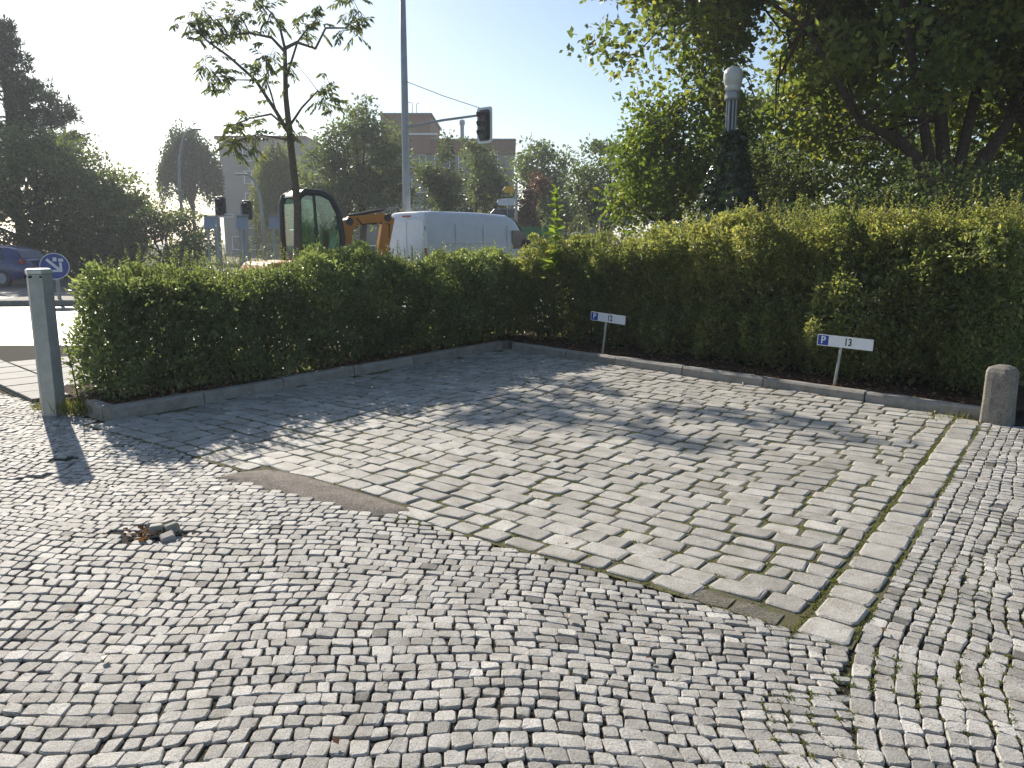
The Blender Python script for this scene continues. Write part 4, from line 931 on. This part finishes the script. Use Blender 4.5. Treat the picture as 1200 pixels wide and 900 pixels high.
# direction sign group and yellow board
dg = thing('direction_sign', 'pole with arrow-shaped signs seen above the van roof', 'sign', (0.19, 35, 0))
MB().tube([(0.19, 35, 0), (0.19, 35, 4.2)], 0.06, 8).build('post', M['steel'], dg); MB().tube([(-0.55, 35.05, 0), (-0.55, 35.05, 3.1)], 0.045, 8).build('post', M['steel'], dg)
MB().prism([(-0.70, 3.35), (-0.60, 3.47), (-0.3, 3.52), (0.12, 3.52), (0.12, 3.22), (-0.3, 3.20), (-0.6, 3.22)], 34.92, 34.95, 'y').build('arrow_board', plain('pale_board', (0.55, 0.60, 0.68), 0.4), dg, bevel=0.005)
fr = MB()
for p_, q_ in (((-0.95, 2.86), (-0.78, 3.05)), ((-0.78, 3.05), (0.1, 3.05)), ((-0.95, 2.86), (-0.78, 2.66)), ((-0.78, 2.66), (0.1, 2.66)), ((-0.2, 2.66), (-0.2, 3.05))): fr.tube([(p_[0], 34.9, p_[1]), (q_[0], 34.9, q_[1])], 0.022, 5)
fr.build('sign_frame', M['steel'], dg)
MB().prism([(-0.93, 2.86), (-0.77, 3.03), (0.1, 3.03), (0.1, 2.68), (-0.77, 2.68)], 34.93, 34.95, 'y').build('back_panel', plain('sign_back', (0.06, 0.07, 0.10), 0.5), dg)
yb_ = thing('yellow_board', 'small yellow rounded sign board above the direction signs', 'sign', (-0.14, 34.9, 3.9))
MB().prism([(-0.42, 3.86), (-0.30, 4.02), (-0.05, 4.05), (0.11, 3.96), (0.11, 3.76), (-0.26, 3.74)], 34.86, 34.90, 'y').build('board', plain('sign_yellow', (0.62, 0.36, 0.04), 0.45), yb_, bevel=0.01); MB().box((0.11, 34.93, 3.86), (0.08, 0.06, 0.12)).build('bracket', M['steel'], yb_)
gh = thing('green_hoarding', 'green hoarding panel just right of the van cab', 'hoarding', (1.1, 33, 0))
for k in range(3): MB().box((0.55 + k * 0.62, 33, 1.15), (0.60, 0.05, 2.2)).build('panel', plain('hoarding_green', (0.04, 0.17, 0.07), 0.6), gh)
for k in range(4): MB().box((0.24 + k * 0.62, 33.06, 1.1), (0.05, 0.05, 2.25)).build('post', M['steel'], gh)
bp_ = thing('black_post', 'short black post with grey cap behind the hedge, right of the upright shoot', 'post', (1.98, 24, 0))
MB().lathe([(0.13, 0), (0.13, 1.7), (0.16, 1.72), (0.16, 1.80)], (1.98, 24, 0), 14).build('shaft', M['black'], bp_); MB().lathe([(0.17, 1.80), (0.17, 1.87), (0.05, 1.92)], (1.98, 24, 0), 14).build('cap', M['steel'], bp_)
rl = thing('railing', 'pale horizontal railing seen through leaves above the hedge', 'railing', (3.4, 26, 0))
MB().tube([(2.85, 26, 2.30), (4.7, 26.0, 2.31)], 0.03, 6).build('rail', M['galvcap'], rl)
for x in (2.9, 3.8, 4.65): MB().tube([(x, 26, 0), (x, 26, 2.30)], 0.025, 6).build('post', M['galvcap'], rl)

# ---- white van, seen from its right rear corner
def wheel(root, c, ax, r=0.34, w=0.22, rz=0, loc=(0, 0, 0)):
    t_ = MB().disc(c, r, w, ax, 26).xf(rz, loc).build('wheel', M['black'], root, bevel=0.03); MB().disc(np.array(c) + np.array(ax) * (w / 2 + 0.003), r * 0.62, 0.02, ax, 18).xf(rz, loc).build('rim', M['steel'], t_)
def car_ring(x, w, wt, z0, zm, zt, rt):
    """closed ring of 16 points at station x: half width w at belt, wt at roof"""
    r = rt; h = [(w * 0.94, z0), (w, z0 + 0.12), (w, zm), (w * 0.55 + wt * 0.45, (zm + zt) / 2), (wt, zt - r), (wt - r * 0.35, zt - r * 0.3), (wt - r, zt), (wt * 0.4, zt + 0.01)]
    return [(x, -a_, b_) for a_, b_ in h] + [(x, a_, b_) for a_, b_ in h[::-1]]
VR = radians(90 - 43); VL = (-3.45, 25.73, 0)                     # heading right and away; origin at rear centre
vwhite = paint('van_white', (0.78, 0.79, 0.80), 0.35, 0.3)
van = thing('van', 'white panel van parked behind the hedge, seen from its rear corner', 'van', VL)
rings = [car_ring(x, w, wt, z0, zm, zt, rt) for x, w, wt, z0, zm, zt, rt in ((0.0, 0.96, 0.84, 0.50, 1.35, 2.50, 0.16), (0.05, 1.0, 0.89, 0.42, 1.35, 2.56, 0.16), (0.4, 1.0, 0.90, 0.40, 1.35, 2.60, 0.15), (2.5, 1.0, 0.90, 0.40, 1.35, 2.60, 0.15), (3.9, 1.0, 0.89, 0.40, 1.3, 2.55, 0.16), (4.35, 1.0, 0.86, 0.40, 1.25, 2.40, 0.18), (4.75, 0.99, 0.82, 0.40, 1.2, 1.98, 0.16), (5.1, 0.98, 0.82, 0.40, 1.0, 1.50, 0.12), (5.5, 0.94, 0.78, 0.42, 0.85, 1.20, 0.10), (5.68, 0.82, 0.66, 0.48, 0.75, 1.0, 0.08))]
o = MB().loft(rings).xf(VR, VL).build('body', vwhite, van, smooth=True); m = o.modifiers.new('edges', 'EDGE_SPLIT'); m.split_angle = radians(40)
seam = plain('seam_grey', (0.50, 0.51, 0.53), 0.5)
for y0, y1 in ((-0.86, -0.015), (0.015, 0.86)):
    MB().prism([(y0, 0.55), (y1, 0.55), (y1, 2.30), ((y0 + y1) / 2, 2.33), (y0, 2.28)], -0.022, -0.004, 'x').xf(VR, VL).build('rear_door', vwhite, van, bevel=0.012)
for z in (0.9, 2.05): 
    for y in (-0.90, 0.90): MB().box((-0.02, y, z), (0.05, 0.05, 0.12)).xf(VR, VL).build('hinge', seam, van)
MB().box((-0.015, 0, 2.44), (0.05, 0.40, 0.045)).xf(VR, VL).build('brake_light', plain('lamp_red', (0.30, 0.015, 0.012), 0.25), van)
for y in (-0.93, 0.93): MB().box((0.0, y, 1.15), (0.06, 0.10, 0.55)).xf(VR, VL).build('tail_light', plain('lamp_red', (0.30, 0.015, 0.012), 0.25), van, bevel=0.02)
MB().box((-0.05, 0, 0.50), (0.18, 1.9, 0.2)).xf(VR, VL).build('bumper', M['black'], van, bevel=0.04)
for x in (1.25, 2.55, 3.75): MB().box((x, -0.978, 1.45), (0.010, 0.03, 1.5)).xf(VR, VL).build('panel_seam', seam, van)
MB().box((1.9, -1.002, 1.55), (2.6, 0.012, 0.02)).xf(VR, VL).build('slide_rail', seam, van)
for sd in (-1, 1): MB().prism([(4.0, 1.38), (4.95, 1.38), (4.72, 1.85), (4.45, 2.02), (4.02, 2.02)], sd * 0.965, sd * 1.002, 'y').xf(VR, VL).build('side_window', M['carglass'], van)
MB().add([(4.42, -0.74, 2.36), (4.42, 0.74, 2.36), (5.12, 0.80, 1.54), (5.12, -0.80, 1.54)], [(0, 1, 2, 3)]).xf(VR, (VL[0] + 0.02, VL[1], 0.03)).build('windscreen', M['carglass'], van)
for sd in (-1, 1):
    MB().box((4.75, sd * 1.12, 1.55), (0.12, 0.18, 0.32)).xf(VR, VL).build('mirror', M['black'], van, bevel=0.04)
    for x in (1.1, 4.6): wheel(van, (x, sd * 0.88, 0.34), (0, sd, 0), rz=VR, loc=VL)

# ---- estate cars
def car(name, label, loc, rz, col, group=None):
    r = thing(name, label, 'car', loc, group); p = paint(name + '_paint', col, 0.3, 0.8)
    st = ((0.0, 0.76, 0.60, 0.42, 0.62, 0.95, 0.08), (0.10, 0.86, 0.72, 0.30, 0.70, 1.02, 0.09), (0.35, 0.88, 0.60, 0.26, 0.92, 1.34, 0.12), (0.65, 0.89, 0.60, 0.26, 0.92, 1.46, 0.13), (1.5, 0.90, 0.62, 0.26, 0.92, 1.53, 0.14), (2.3, 0.90, 0.61, 0.26, 0.92, 1.50, 0.14), (2.8, 0.90, 0.62, 0.26, 0.90, 1.28, 0.12), (3.25, 0.90, 0.74, 0.26, 0.80, 0.98, 0.08), (3.9, 0.87, 0.72, 0.28, 0.70, 0.88, 0.08), (4.22, 0.80, 0.66, 0.32, 0.62, 0.76, 0.08), (4.32, 0.70, 0.58, 0.38, 0.55, 0.66, 0.06))
    o = MB().loft([car_ring(*s_) for s_ in st]).xf(rz, loc).build('body', p, r, smooth=True); m = o.modifiers.new('edges', 'EDGE_SPLIT'); m.split_angle = radians(38)
    for sd in (-1, 1):
        for poly in (((0.62, 0.98), (1.30, 0.98), (1.30, 1.40), (0.85, 1.38)), ((1.36, 0.98), (2.15, 0.98), (2.15, 1.38), (1.36, 1.41)), ((2.20, 0.98), (3.0, 0.98), (2.45, 1.34), (2.20, 1.38))):
            V = [(x, sd * (0.905 - (z - 0.92) * 0.42), z) for x, z in poly]; V2 = [(x, y - sd * 0.05, z) for x, y, z in V]
            MB().add(V + V2, [(0, 1, 2, 3), (7, 6, 5, 4), (0, 4, 5, 1), (1, 5, 6, 2), (2, 6, 7, 3), (3, 7, 4, 0)]).xf(rz, loc).build('side_window', M['carglass'], r)
        MB().box((0.06, sd * 0.70, 0.92), (0.14, 0.24, 0.16)).xf(rz, loc).build('tail_light', plain('lamp_red', (0.34, 0.015, 0.012), 0.25), r, bevel=0.03)
        MB().box((4.18, sd * 0.62, 0.70), (0.16, 0.28, 0.13)).xf(rz, loc).build('headlight', M['galvcap'], r, bevel=0.03)
        MB().box((2.85, sd * 0.98, 1.02), (0.12, 0.16, 0.13)).xf(rz, loc).build('mirror', p, r, bevel=0.04)
        for x in (0.78, 3.42): wheel(r, (x, sd * 0.80, 0.31), (0, sd, 0), r=0.31, rz=rz, loc=loc)
    MB().add([(2.38, -0.56, 1.50), (2.38, 0.56, 1.50), (3.18, 0.72, 1.02), (3.18, -0.72, 1.02)], [(0, 1, 2, 3)]).xf(rz, (loc[0], loc[1], loc[2] + 0.02)).build('windscreen', M['carglass'], r)
    MB().add([(0.30, -0.56, 1.32), (0.30, 0.56, 1.32), (0.11, 0.66, 1.04), (0.11, -0.66, 1.04)], [(0, 1, 2, 3)]).xf(rz, (loc[0] - 0.02 * cos(rz), loc[1] - 0.02 * sin(rz), loc[2] + 0.01)).build('rear_window', M['carglass'], r)
    MB().box((1.2, 0, 1.545), (0.10, 0.03, 0.05)).xf(rz, loc).build('aerial', M['black'], r)
    return r
car('blue_car', 'dark blue hatchback driving out of the left edge on the road', (-18.1, 29.6, -0.028), radians(176), (0.015, 0.035, 0.16))
car('silver_car', 'pale silver car glimpsed under the excavator arm', (-4.6, 25.6, -0.028), radians(-84), (0.55, 0.57, 0.60))

# ---- mini excavator
ex = thing('mini_excavator', 'small orange excavator with dark rounded cab behind the left hedge', 'excavator', (-4.1, 16.3, 0))
org = paint('machine_orange', (0.62, 0.22, 0.02), 0.45, 0.1)
HA = radians(40); EL = (-4.22, 16.45, 0)                        # heading right and away
for sd in (-1, 1):
    pts = [(-0.95 + 0.25 * (1 - cos(a_)) * 0 + 0.25 * cos(a_), 0.25 + 0.25 * sin(a_)) for a_ in np.linspace(pi / 2, 1.5 * pi, 7)] + [(0.75 + 0.25 * cos(a_), 0.25 + 0.25 * sin(a_)) for a_ in np.linspace(-pi / 2, pi / 2, 7)]
    MB().prism(pts, sd * 0.70 - 0.14, sd * 0.70 + 0.14, 'y').xf(HA, EL).build('track', M['black'], ex, bevel=0.02)
MB().box((-0.1, 0, 0.36), (1.0, 1.2, 0.22)).xf(HA, EL).build('undercarriage', M['darksteel'], ex)
MB().box((-0.25, 0, 0.62), (1.9, 1.35, 0.28)).xf(HA, EL).build('deck', M['darksteel'], ex, bevel=0.05)
MB().prism([(-1.30, 0.74), (-1.34, 1.05), (-1.22, 1.20), (-0.55, 1.24), (-0.55, 0.74)], -0.68, 0.68, 'y').xf(HA, EL).build('engine_cover', org, ex, bevel=0.06)
MB().prism([(-1.44, 0.66), (-1.44, 0.98), (-1.35, 1.02), (-1.30, 0.66)], -0.70, 0.70, 'y').xf(HA, EL).build('counterweight', plain('pale_stripe', (0.5, 0.5, 0.48), 0.5), ex, bevel=0.03)
# cab: side arches, roof, panes
Z0, Z1 = 0.78, 2.62; yw = 0.42
side = [(-0.52, Z0), (-0.52, 2.35), (-0.46, 2.52), (-0.30, 2.60), (0.10, 2.60), (0.34, 2.50), (0.52, 2.20), (0.60, 1.70), (0.56, 1.20), (0.46, Z0)]
for y in (-yw, yw):
    p3 = [(x, y, z) for x, z in side] + [(side[0][0], y, side[0][1])]
    MB().tube(p3, 0.075, 8).xf(HA, EL, 0.88).build('cab_arch', M['darksteel'], ex, smooth=True)
    MB().tube([(-0.02, y, Z0), (-0.10, y, 2.56)], 0.035, 6).xf(HA, EL, 0.88).build('door_pillar', M['darksteel'], ex)
    MB().prism([(-0.50, Z0), (0.44, Z0), (0.50, 1.12), (-0.05, 1.20), (-0.50, 1.24)], y - 0.02, y + 0.02, 'y').xf(HA, EL, 0.88).build('door_panel', M['darksteel'], ex)
    MB().prism([(-0.49, 1.25), (-0.06, 1.21), (-0.12, 2.53), (-0.30, 2.56), (-0.44, 2.48), (-0.49, 2.34)], y - 0.006, y + 0.006, 'y').xf(HA, EL, 0.88).build('side_pane', M['cabglass'], ex)
    MB().prism([(-0.02, 1.20), (0.52, 1.13), (0.57, 1.70), (0.49, 2.20), (0.31, 2.47), (0.10, 2.56), (-0.08, 2.54)], y - 0.006, y + 0.006, 'y').xf(HA, EL, 0.88).build('side_pane', M['cabglass'], ex)
MB().prism([(-0.50, 2.50), (-0.46, 2.56), (-0.30, 2.655), (0.10, 2.655), (0.34, 2.55), (0.32, 2.50), (0.1, 2.56), (-0.3, 2.56)], -yw, yw, 'y').xf(HA, EL, 0.88).build('roof', plain('cab_roof', (0.34, 0.32, 0.27), 0.5), ex, bevel=0.02)
MB().box((-0.525, 0, 1.88), (0.012, 0.84, 0.98)).xf(HA, EL, 0.88).build('rear_pane', M['cabglass'], ex)
MB().box((-0.52, 0, 1.10), (0.05, 1.0, 0.6)).xf(HA, EL, 0.88).build('rear_panel', M['darksteel'], ex)
MB().add([(0.56, -0.45, 1.2), (0.56, 0.45, 1.2), (0.60, 0.45, 1.7), (0.60, -0.45, 1.7), (0.52, 0.45, 2.2), (0.52, -0.45, 2.2), (0.34, 0.45, 2.49), (0.34, -0.45, 2.49)], [(0, 1, 2, 3), (3, 2, 4, 5), (5, 4, 6, 7)]).xf(HA, EL, 0.88).build('front_pane', M['cabglass'], ex)
MB().box((-0.25, 0, 1.22), (0.45, 0.48, 0.14)).box((-0.44, 0, 1.55), (0.12, 0.46, 0.62)).xf(HA, EL, 0.88).build('seat', M['black'], ex, bevel=0.04)
MB().lathe([(0.05, 0), (0.05, 0.10), (0.02, 0.13)], (-3.74, 16.45, 1.95), 10).build('amber_lamp', plain('amber', (0.75, 0.30, 0.02), 0.3), ex)
# boom: foot, knuckle, upper link, dipper (arm parts lie in one vertical plane)
def beam(p, q, w0, w1, th, nm, mat):
    p, q = np.array(p, float), np.array(q, float); d = unit(q - p); hzn = unit(np.array([d[0], d[1], 0.0]) + 1e-6); sidev = np.cross(hzn, (0, 0, 1.0)); upv = np.cross(sidev, d)
    rr = []
    for c_, w_ in ((p, w0), (p + (q - p) * 0.5, (w0 + w1) / 2 * 1.08), (q, w1)): rr.append([c_ + upv * a_ * w_ / 2 + sidev * b_ * th / 2 for a_, b_ in ((-1, -1), (1, -1), (1, 1), (-1, 1))])
    return MB().loft(rr).build(nm, mat, ex, bevel=0.015)
K0, K1, K2, K3 = (-3.80, 16.85, 0.95), (-3.56, 17.0, 2.04), (-2.80, 17.45, 2.14), (-3.02, 17.3, 0.75)
beam(K0, K1, 0.30, 0.26, 0.20, 'boom', org); beam(K1, K2, 0.22, 0.18, 0.16, 'boom', org); beam((-2.76, 17.47, 2.16), K3, 0.28, 0.18, 0.16, 'dipper_arm', org)
for k in (K1, K2): MB().disc(k, 0.085, 0.22, (-0.58, 0.81, 0), 14).build('knuckle_pin', M['darksteel'], ex)
MB().tube([(-3.90, 16.8, 1.2), (-3.68, 16.9, 1.85)], 0.035, 8).build('cylinder', M['darksteel'], ex); MB().tube([(-3.54, 17.0, 2.16), (-2.86, 17.4, 2.30)], 0.035, 8).build('cylinder', M['darksteel'], ex)
MB().tube([(-3.35, 16.98, 2.12), (-3.25, 17.0, 1.98), (-2.95, 17.3, 2.02), (-2.72, 17.4, 2.0), (-2.74, 17.4, 1.7), (-2.9, 17.35, 1.5)], 0.016, 6).build('hose', M['black'], ex, smooth=True)
MB().prism([(-0.25, 0.0), (0.18, 0.02), (0.26, 0.35), (0.05, 0.42), (-0.16, 0.28)], -0.28, 0.28, 'y').xf(HA, (-3.0, 17.3, 0.35)).build('bucket', M['darksteel'], ex, bevel=0.02)

# ---- buildings
def block(root, x0, x1, y0, y1, z0, z1, nm, mat): return MB().box(((x0 + x1) / 2, (y0 + y1) / 2, (z0 + z1) / 2), (x1 - x0, y1 - y0, z1 - z0)).build(nm, mat, root)
def window(root, x, y, z, w, h, frame=M['signwhite']):
    f = MB(); t_ = 0.09
    for c_, d_ in (((x, z + h / 2), (w, t_)), ((x, z - h / 2), (w, t_)), ((x - w / 2, z), (t_, h)), ((x + w / 2, z), (t_, h)), ((x + w * 0.08, z), (t_, h))): f.box((c_[0], y - 0.05, c_[1]), (d_[0], 0.14, d_[1]))
    o = f.build('window', frame, root); MB().box((x, y - 0.02, z), (w - 0.02, 0.06, h - 0.02)).build('pane', M['glass'], o); MB().box((x, y - 0.10, z - h / 2 - 0.10), (w + 0.3, 0.3, 0.08)).build('sill', M['concrete'], o)
wallg = plain('render_grey', (0.26, 0.255, 0.245), 0.9, var=0.1, scale=0.4, bmp=0.1); wallb = plain('render_beige', (0.27, 0.26, 0.24), 0.9, var=0.1, scale=0.4); brick = plain('brown_cladding', (0.22, 0.125, 0.085), 0.85, var=0.15, scale=0.8)
b1 = thing('apartment_block', 'grey rendered apartment block with few white windows behind the willow', 'building', (-31, 95, 0))
block(b1, -34.9, -24.5, 95, 107, -0.1, 13.3, 'wall', wallg); block(b1, -29.8, -24.0, 94.4, 107, -0.1, 13.55, 'wall', plain('render_light', (0.31, 0.30, 0.285), 0.9, var=0.1, scale=0.4)); block(b1, -35.1, -24.3, 94.2, 107.2, 13.56, 13.95, 'roof', brick)
for z in (1.5, 4.05, 6.65, 9.25, 11.9):
    for x in (-33.2, -31.3): 
        if x == -31.3 or z < 3: window(b1, x, 95, z, 1.5, 1.5)
    window(b1, -27.6, 94.4, z, 1.5, 1.5)
b2 = thing('flat_roofed_block', 'flat-roofed block with brown top storey behind the traffic light', 'building', (-5, 80, 0))
block(b2, -16, 0.2, 80, 92, -0.1, 10.3, 'wall', wallb); block(b2, -16.2, 0.3, 79.8, 92.2, 10.3, 11.6, 'top_storey', brick); block(b2, -13, -8.1, 79.4, 90, 10.3, 14.0, 'stair_tower', brick); block(b2, -16.3, 0.4, 79.5, 92.3, 11.6, 11.75, 'roof', M['concrete']); block(b2, -13.2, -7.9, 79.2, 90.2, 14.0, 14.15, 'roof', M['concrete'])
block(b2, -11.0, -7.4, 79.0, 79.7, 12.05, 12.2, 'ledge', M['signwhite'])
for z in (1.6, 4.4, 7.2, 9.6): 
    for x in (-14, -11.6, -9.4, -7, -4.6, -2.2): window(b2, x, 80, z, 1.5, 1.3)
MB().tube([(-5.0, 80.5, 11.6), (-5.0, 80.5, 13.2)], 0.2, 10).lathe([(0.28, 0), (0.28, 0.4), (0.1, 0.5)], (-5, 80.5, 13.2), 10).build('vent_pipe', M['steel'], b2)
MB().tube([(-9.9, 80, 14.0), (-9.9, 80, 15.2), (-10.5, 80, 15.3)], 0.04, 5).tube([(-9.5, 80, 14.0), (-9.5, 80, 15.1), (-9.2, 80, 15.2)], 0.04, 5).build('aerial', M['steel'], b2)
b3 = thing('low_building', 'low grey building wall seen under the trees behind the direction signs', 'building', (-2, 70, 0))
block(b3, -22, 9, 70, 78, -0.1, 3.6, 'wall', wallg); block(b3, -22.2, 9.2, 69.8, 78.2, 3.6, 3.8, 'roof', M['concrete'])

# ---- loose cobbles lying in the hole, dead leaves, moss, grass
for k, (x, y, z, ang, lab) in enumerate(((-1.985, 4.07, 0.018, 0.3, 'greenish loose cobble standing upright in the hole'), (-1.905, 4.08, 0.020, 0.7, 'brown-sided loose cobble at the right of the hole'), (-1.96, 4.15, 0.012, 1.1, 'flat loose cobble at the back of the hole'), (-2.03, 4.16, 0.004, 0.2, 'dark loose cobble at the back left of the hole'), (-1.885, 3.99, -0.004, 0.5, 'loose cobble sunk at the front right of the hole'))):
    s_ = 0.036; q = np.array([[-s_, -s_], [s_, -s_], [s_, s_], [-s_, s_]]) * U(0.85, 1.15, (4, 2))
    rg = [[(a_ * f_, b_ * f_, z_) for a_, b_ in q] for f_, z_ in ((0.86, -0.036), (1.0, -0.026), (1.0, 0.022), (0.84, 0.034))]
    mb = MB().loft(rg); Pm = np.array(mb.v) @ rot(U(-0.4, 0.4), U(-0.35, 0.35), ang).T + np.array([x, y, z]); mb.v = [tuple(p) for p in Pm]
    o = mb.build('loose_cobble', M['kerbstone'] if k != 1 else M['concrete'], bevel=0.006); tagp(o, lab, 'cobble', 'loose cobbles in the hole')
    at = o.data.attributes.new('tone', 'FLOAT', 'POINT'); at.data.foreach_set('value', np.full(len(o.data.vertices), U(0.5, 1), np.float32))
def flat_leaves(name, P, size, mat, tone, curl=0.25):
    n = len(P); an = U(0, 2 * pi, n); D = np.stack([np.cos(an), np.sin(an), rng.normal(0.05, curl, n)], 1); N = rng.normal(0, 0.3, (n, 3)) + (0, 0, 1)
    return leaf_cloud(name, P, D, N, size, mat, None, tone, w=U(0.45, 0.8, n), fold=0.12)
LPs = []
for k in range(2600):
    if rng.random() < 0.42: q = bay(A_LEFT - 0.13 - abs(rng.normal(0, 0.35)), U(0.3, 6.5))
    else: q = kc + (kr1 - kc) * U(0, 1.0) + nb_ * (0.13 + abs(rng.normal(0, 0.35)))
    LPs.append((*q, bedz(*q) + U(0.004, 0.02)))
n = len(LPs); tagp(flat_leaves('leaf_litter', np.array(LPs), U(0.025, 0.06, n), M['deadleaf'], rng.beta(1.6, 2.4, n)), 'brown dead leaves scattered on the soil under the hedges', 'leaves', kind='stuff')
LPs = [(*(hole_c + rng.normal(0, 1, 2) * (0.09, 0.05)), 0.0) for _ in range(60)]
LPs = [(x, y, und(x, y) + U(-0.012, 0.012)) for x, y, _ in LPs]
n = len(LPs); tagp(flat_leaves('hole_leaves', np.array(LPs), U(0.03, 0.06, n), M['deadleaf'], rng.beta(2, 2.2, n), 0.5), 'brown dead leaves gathered in the cobble hole', 'leaves', kind='stuff')
LPs = []
for k in range(70):
    if k < 40: q = bay(U(A_LEFT, 0.3), 0) ; bb_ = back_b(ab(q)[0]); q = bay(ab(q)[0], bb_ - abs(rng.normal(0, 0.12)) - 0.02)
    else: q = np.array([U(-3.6, 2.4), U(2.2, 6.2)])
    LPs.append((*q, und(*q) + 0.018))
n = len(LPs); tagp(flat_leaves('fallen_leaves', np.array(LPs), U(0.025, 0.05, n), M['deadleaf'], rng.beta(2, 2, n), 0.3), 'single fallen leaves lying on the paving', 'leaves', kind='stuff')
# moss and small grass in the joints of the bay and along its edging
BP = []; 
def tuft(q, k, h, spread):
    for _ in range(k): BP.append((*(q + rng.normal(0, spread, 2)), h * U(0.5, 1.4)))
qc = QS.reshape(-1, 2); wt = noise3(np.concatenate([qc, np.zeros((len(qc), 1))], 1), 0.9)
for q, w_ in zip(qc, wt):
    if w_ + rng.normal(0, 0.5) > 0.0: tuft(q, rng.integers(6, 15), 0.010, 0.015)
qc = QB.reshape(-1, 2); wt = noise3(np.concatenate([qc, np.zeros((len(qc), 1))], 1), 1.3)
for q, w_ in zip(qc, wt):
    if w_ + rng.normal(0, 0.5) > 0.75: tuft(q, 5, 0.008, 0.008)
for b_ in np.arange(-0.1, 4.8, 0.012):
    if noise3(np.array([[b_, 0.3, 0]]), 2.5)[0] > -0.5: tuft(bay(0.0, b_), 4, 0.011, 0.006)
    if noise3(np.array([[b_, 7.3, 0]]), 2.5)[0] > -0.2: tuft(bay(0.215, b_), 4, 0.012, 0.008)
for a_ in np.arange(-5.8, 0.0, 0.014):
    if noise3(np.array([[a_, 17.3, 0]]), 2.0)[0] > -0.1: tuft(bay(a_, -0.02), 2, 0.010, 0.012)
for c_, s_, k in (((1.30, 2.62), 0.06, 160), ((1.02, 2.36), 0.09, 160), ((1.45, 2.66), 0.07, 140), ((1.12, 3.06), 0.05, 220), ((2.94, 5.10), 0.07, 260), ((1.9, 2.6), 0.12, 160), ((0.85, 2.15), 0.06, 160), ((-1.75, 5.42), 0.06, 200), ((-0.55, 4.32), 0.07, 200), ((-2.75, 6.1), 0.1, 200), ((4.0, 6.45), 0.08, 260), ((1.62, 2.45), 0.1, 160), ((-3.0, 6.2), 0.1, 120)):
    dq = np.linalg.norm(QM.reshape(-1, 2) - np.array(c_), axis=1); near = QM.reshape(-1, 2)[dq < s_ * 2.2]
    for q in near:
        if rng.random() < 0.55: tuft(q, 7, 0.010, 0.009)
BP = np.array(BP); n = len(BP); P = np.concatenate([BP[:, :2], (und(BP[:, 0], BP[:, 1]) - 0.006)[:, None]], 1)
D = unit(rng.normal(0, 0.6, (n, 3)) + (0, 0, 0.9)); tagp(leaf_cloud('moss', P, D, rdir(n), BP[:, 2] * 1.35, M['mossblade'], None, np.clip(rng.normal(0.5, 0.25, n), 0, 1), w=0.42), 'green and yellow moss and tiny weeds growing in the paving joints', 'moss', kind='stuff')
BP = []
for c_, s_, k, h in (((-4.13, 7.12), 0.07, 320, 0.13), ((-4.0, 7.18), 0.09, 160, 0.09), ((-4.45, 7.28), 0.08, 120, 0.12), ((-3.75, 6.92), 0.05, 60, 0.05), ((3.78, 8.5), 0.08, 60, 0.14), ((4.05, 6.95), 0.12, 160, 0.07)):
    tuft(np.array(c_), k, h, s_)
BP = np.array(BP); n = len(BP); P = np.concatenate([BP[:, :2], np.zeros((n, 1))], 1); D = unit(rng.normal(0, 0.35, (n, 3)) + (0, 0, 0.9))
tagp(leaf_cloud('grass', P, D, rdir(n), BP[:, 2], M['drygrass'], None, np.clip(rng.normal(0.5, 0.25, n), 0, 1), w=0.07), 'tufts of half-dry grass at the kerb end beside the posts', 'grass', kind='stuff')

# ---- air: thin haze over the whole place
hz_m = bpy.data.materials.new('haze_air'); hz_m.use_nodes = True; nt = hz_m.node_tree
for n_ in list(nt.nodes):
    if n_.type == 'BSDF_PRINCIPLED': nt.nodes.remove(n_)
pv = nd(nt, 'ShaderNodeVolumePrincipled'); pv.inputs['Color'].default_value = (0.86, 0.92, 1.0, 1); pv.inputs['Density'].default_value = 0.0010; pv.inputs['Anisotropy'].default_value = 0.35
nt.links.new(pv.outputs[0], nt.nodes['Material Output'].inputs['Volume'])
hz = MB().box((0, 60, 7.5), (1200, 1960, 19.0)).build('haze', hz_m); hz['kind'] = 'stuff'
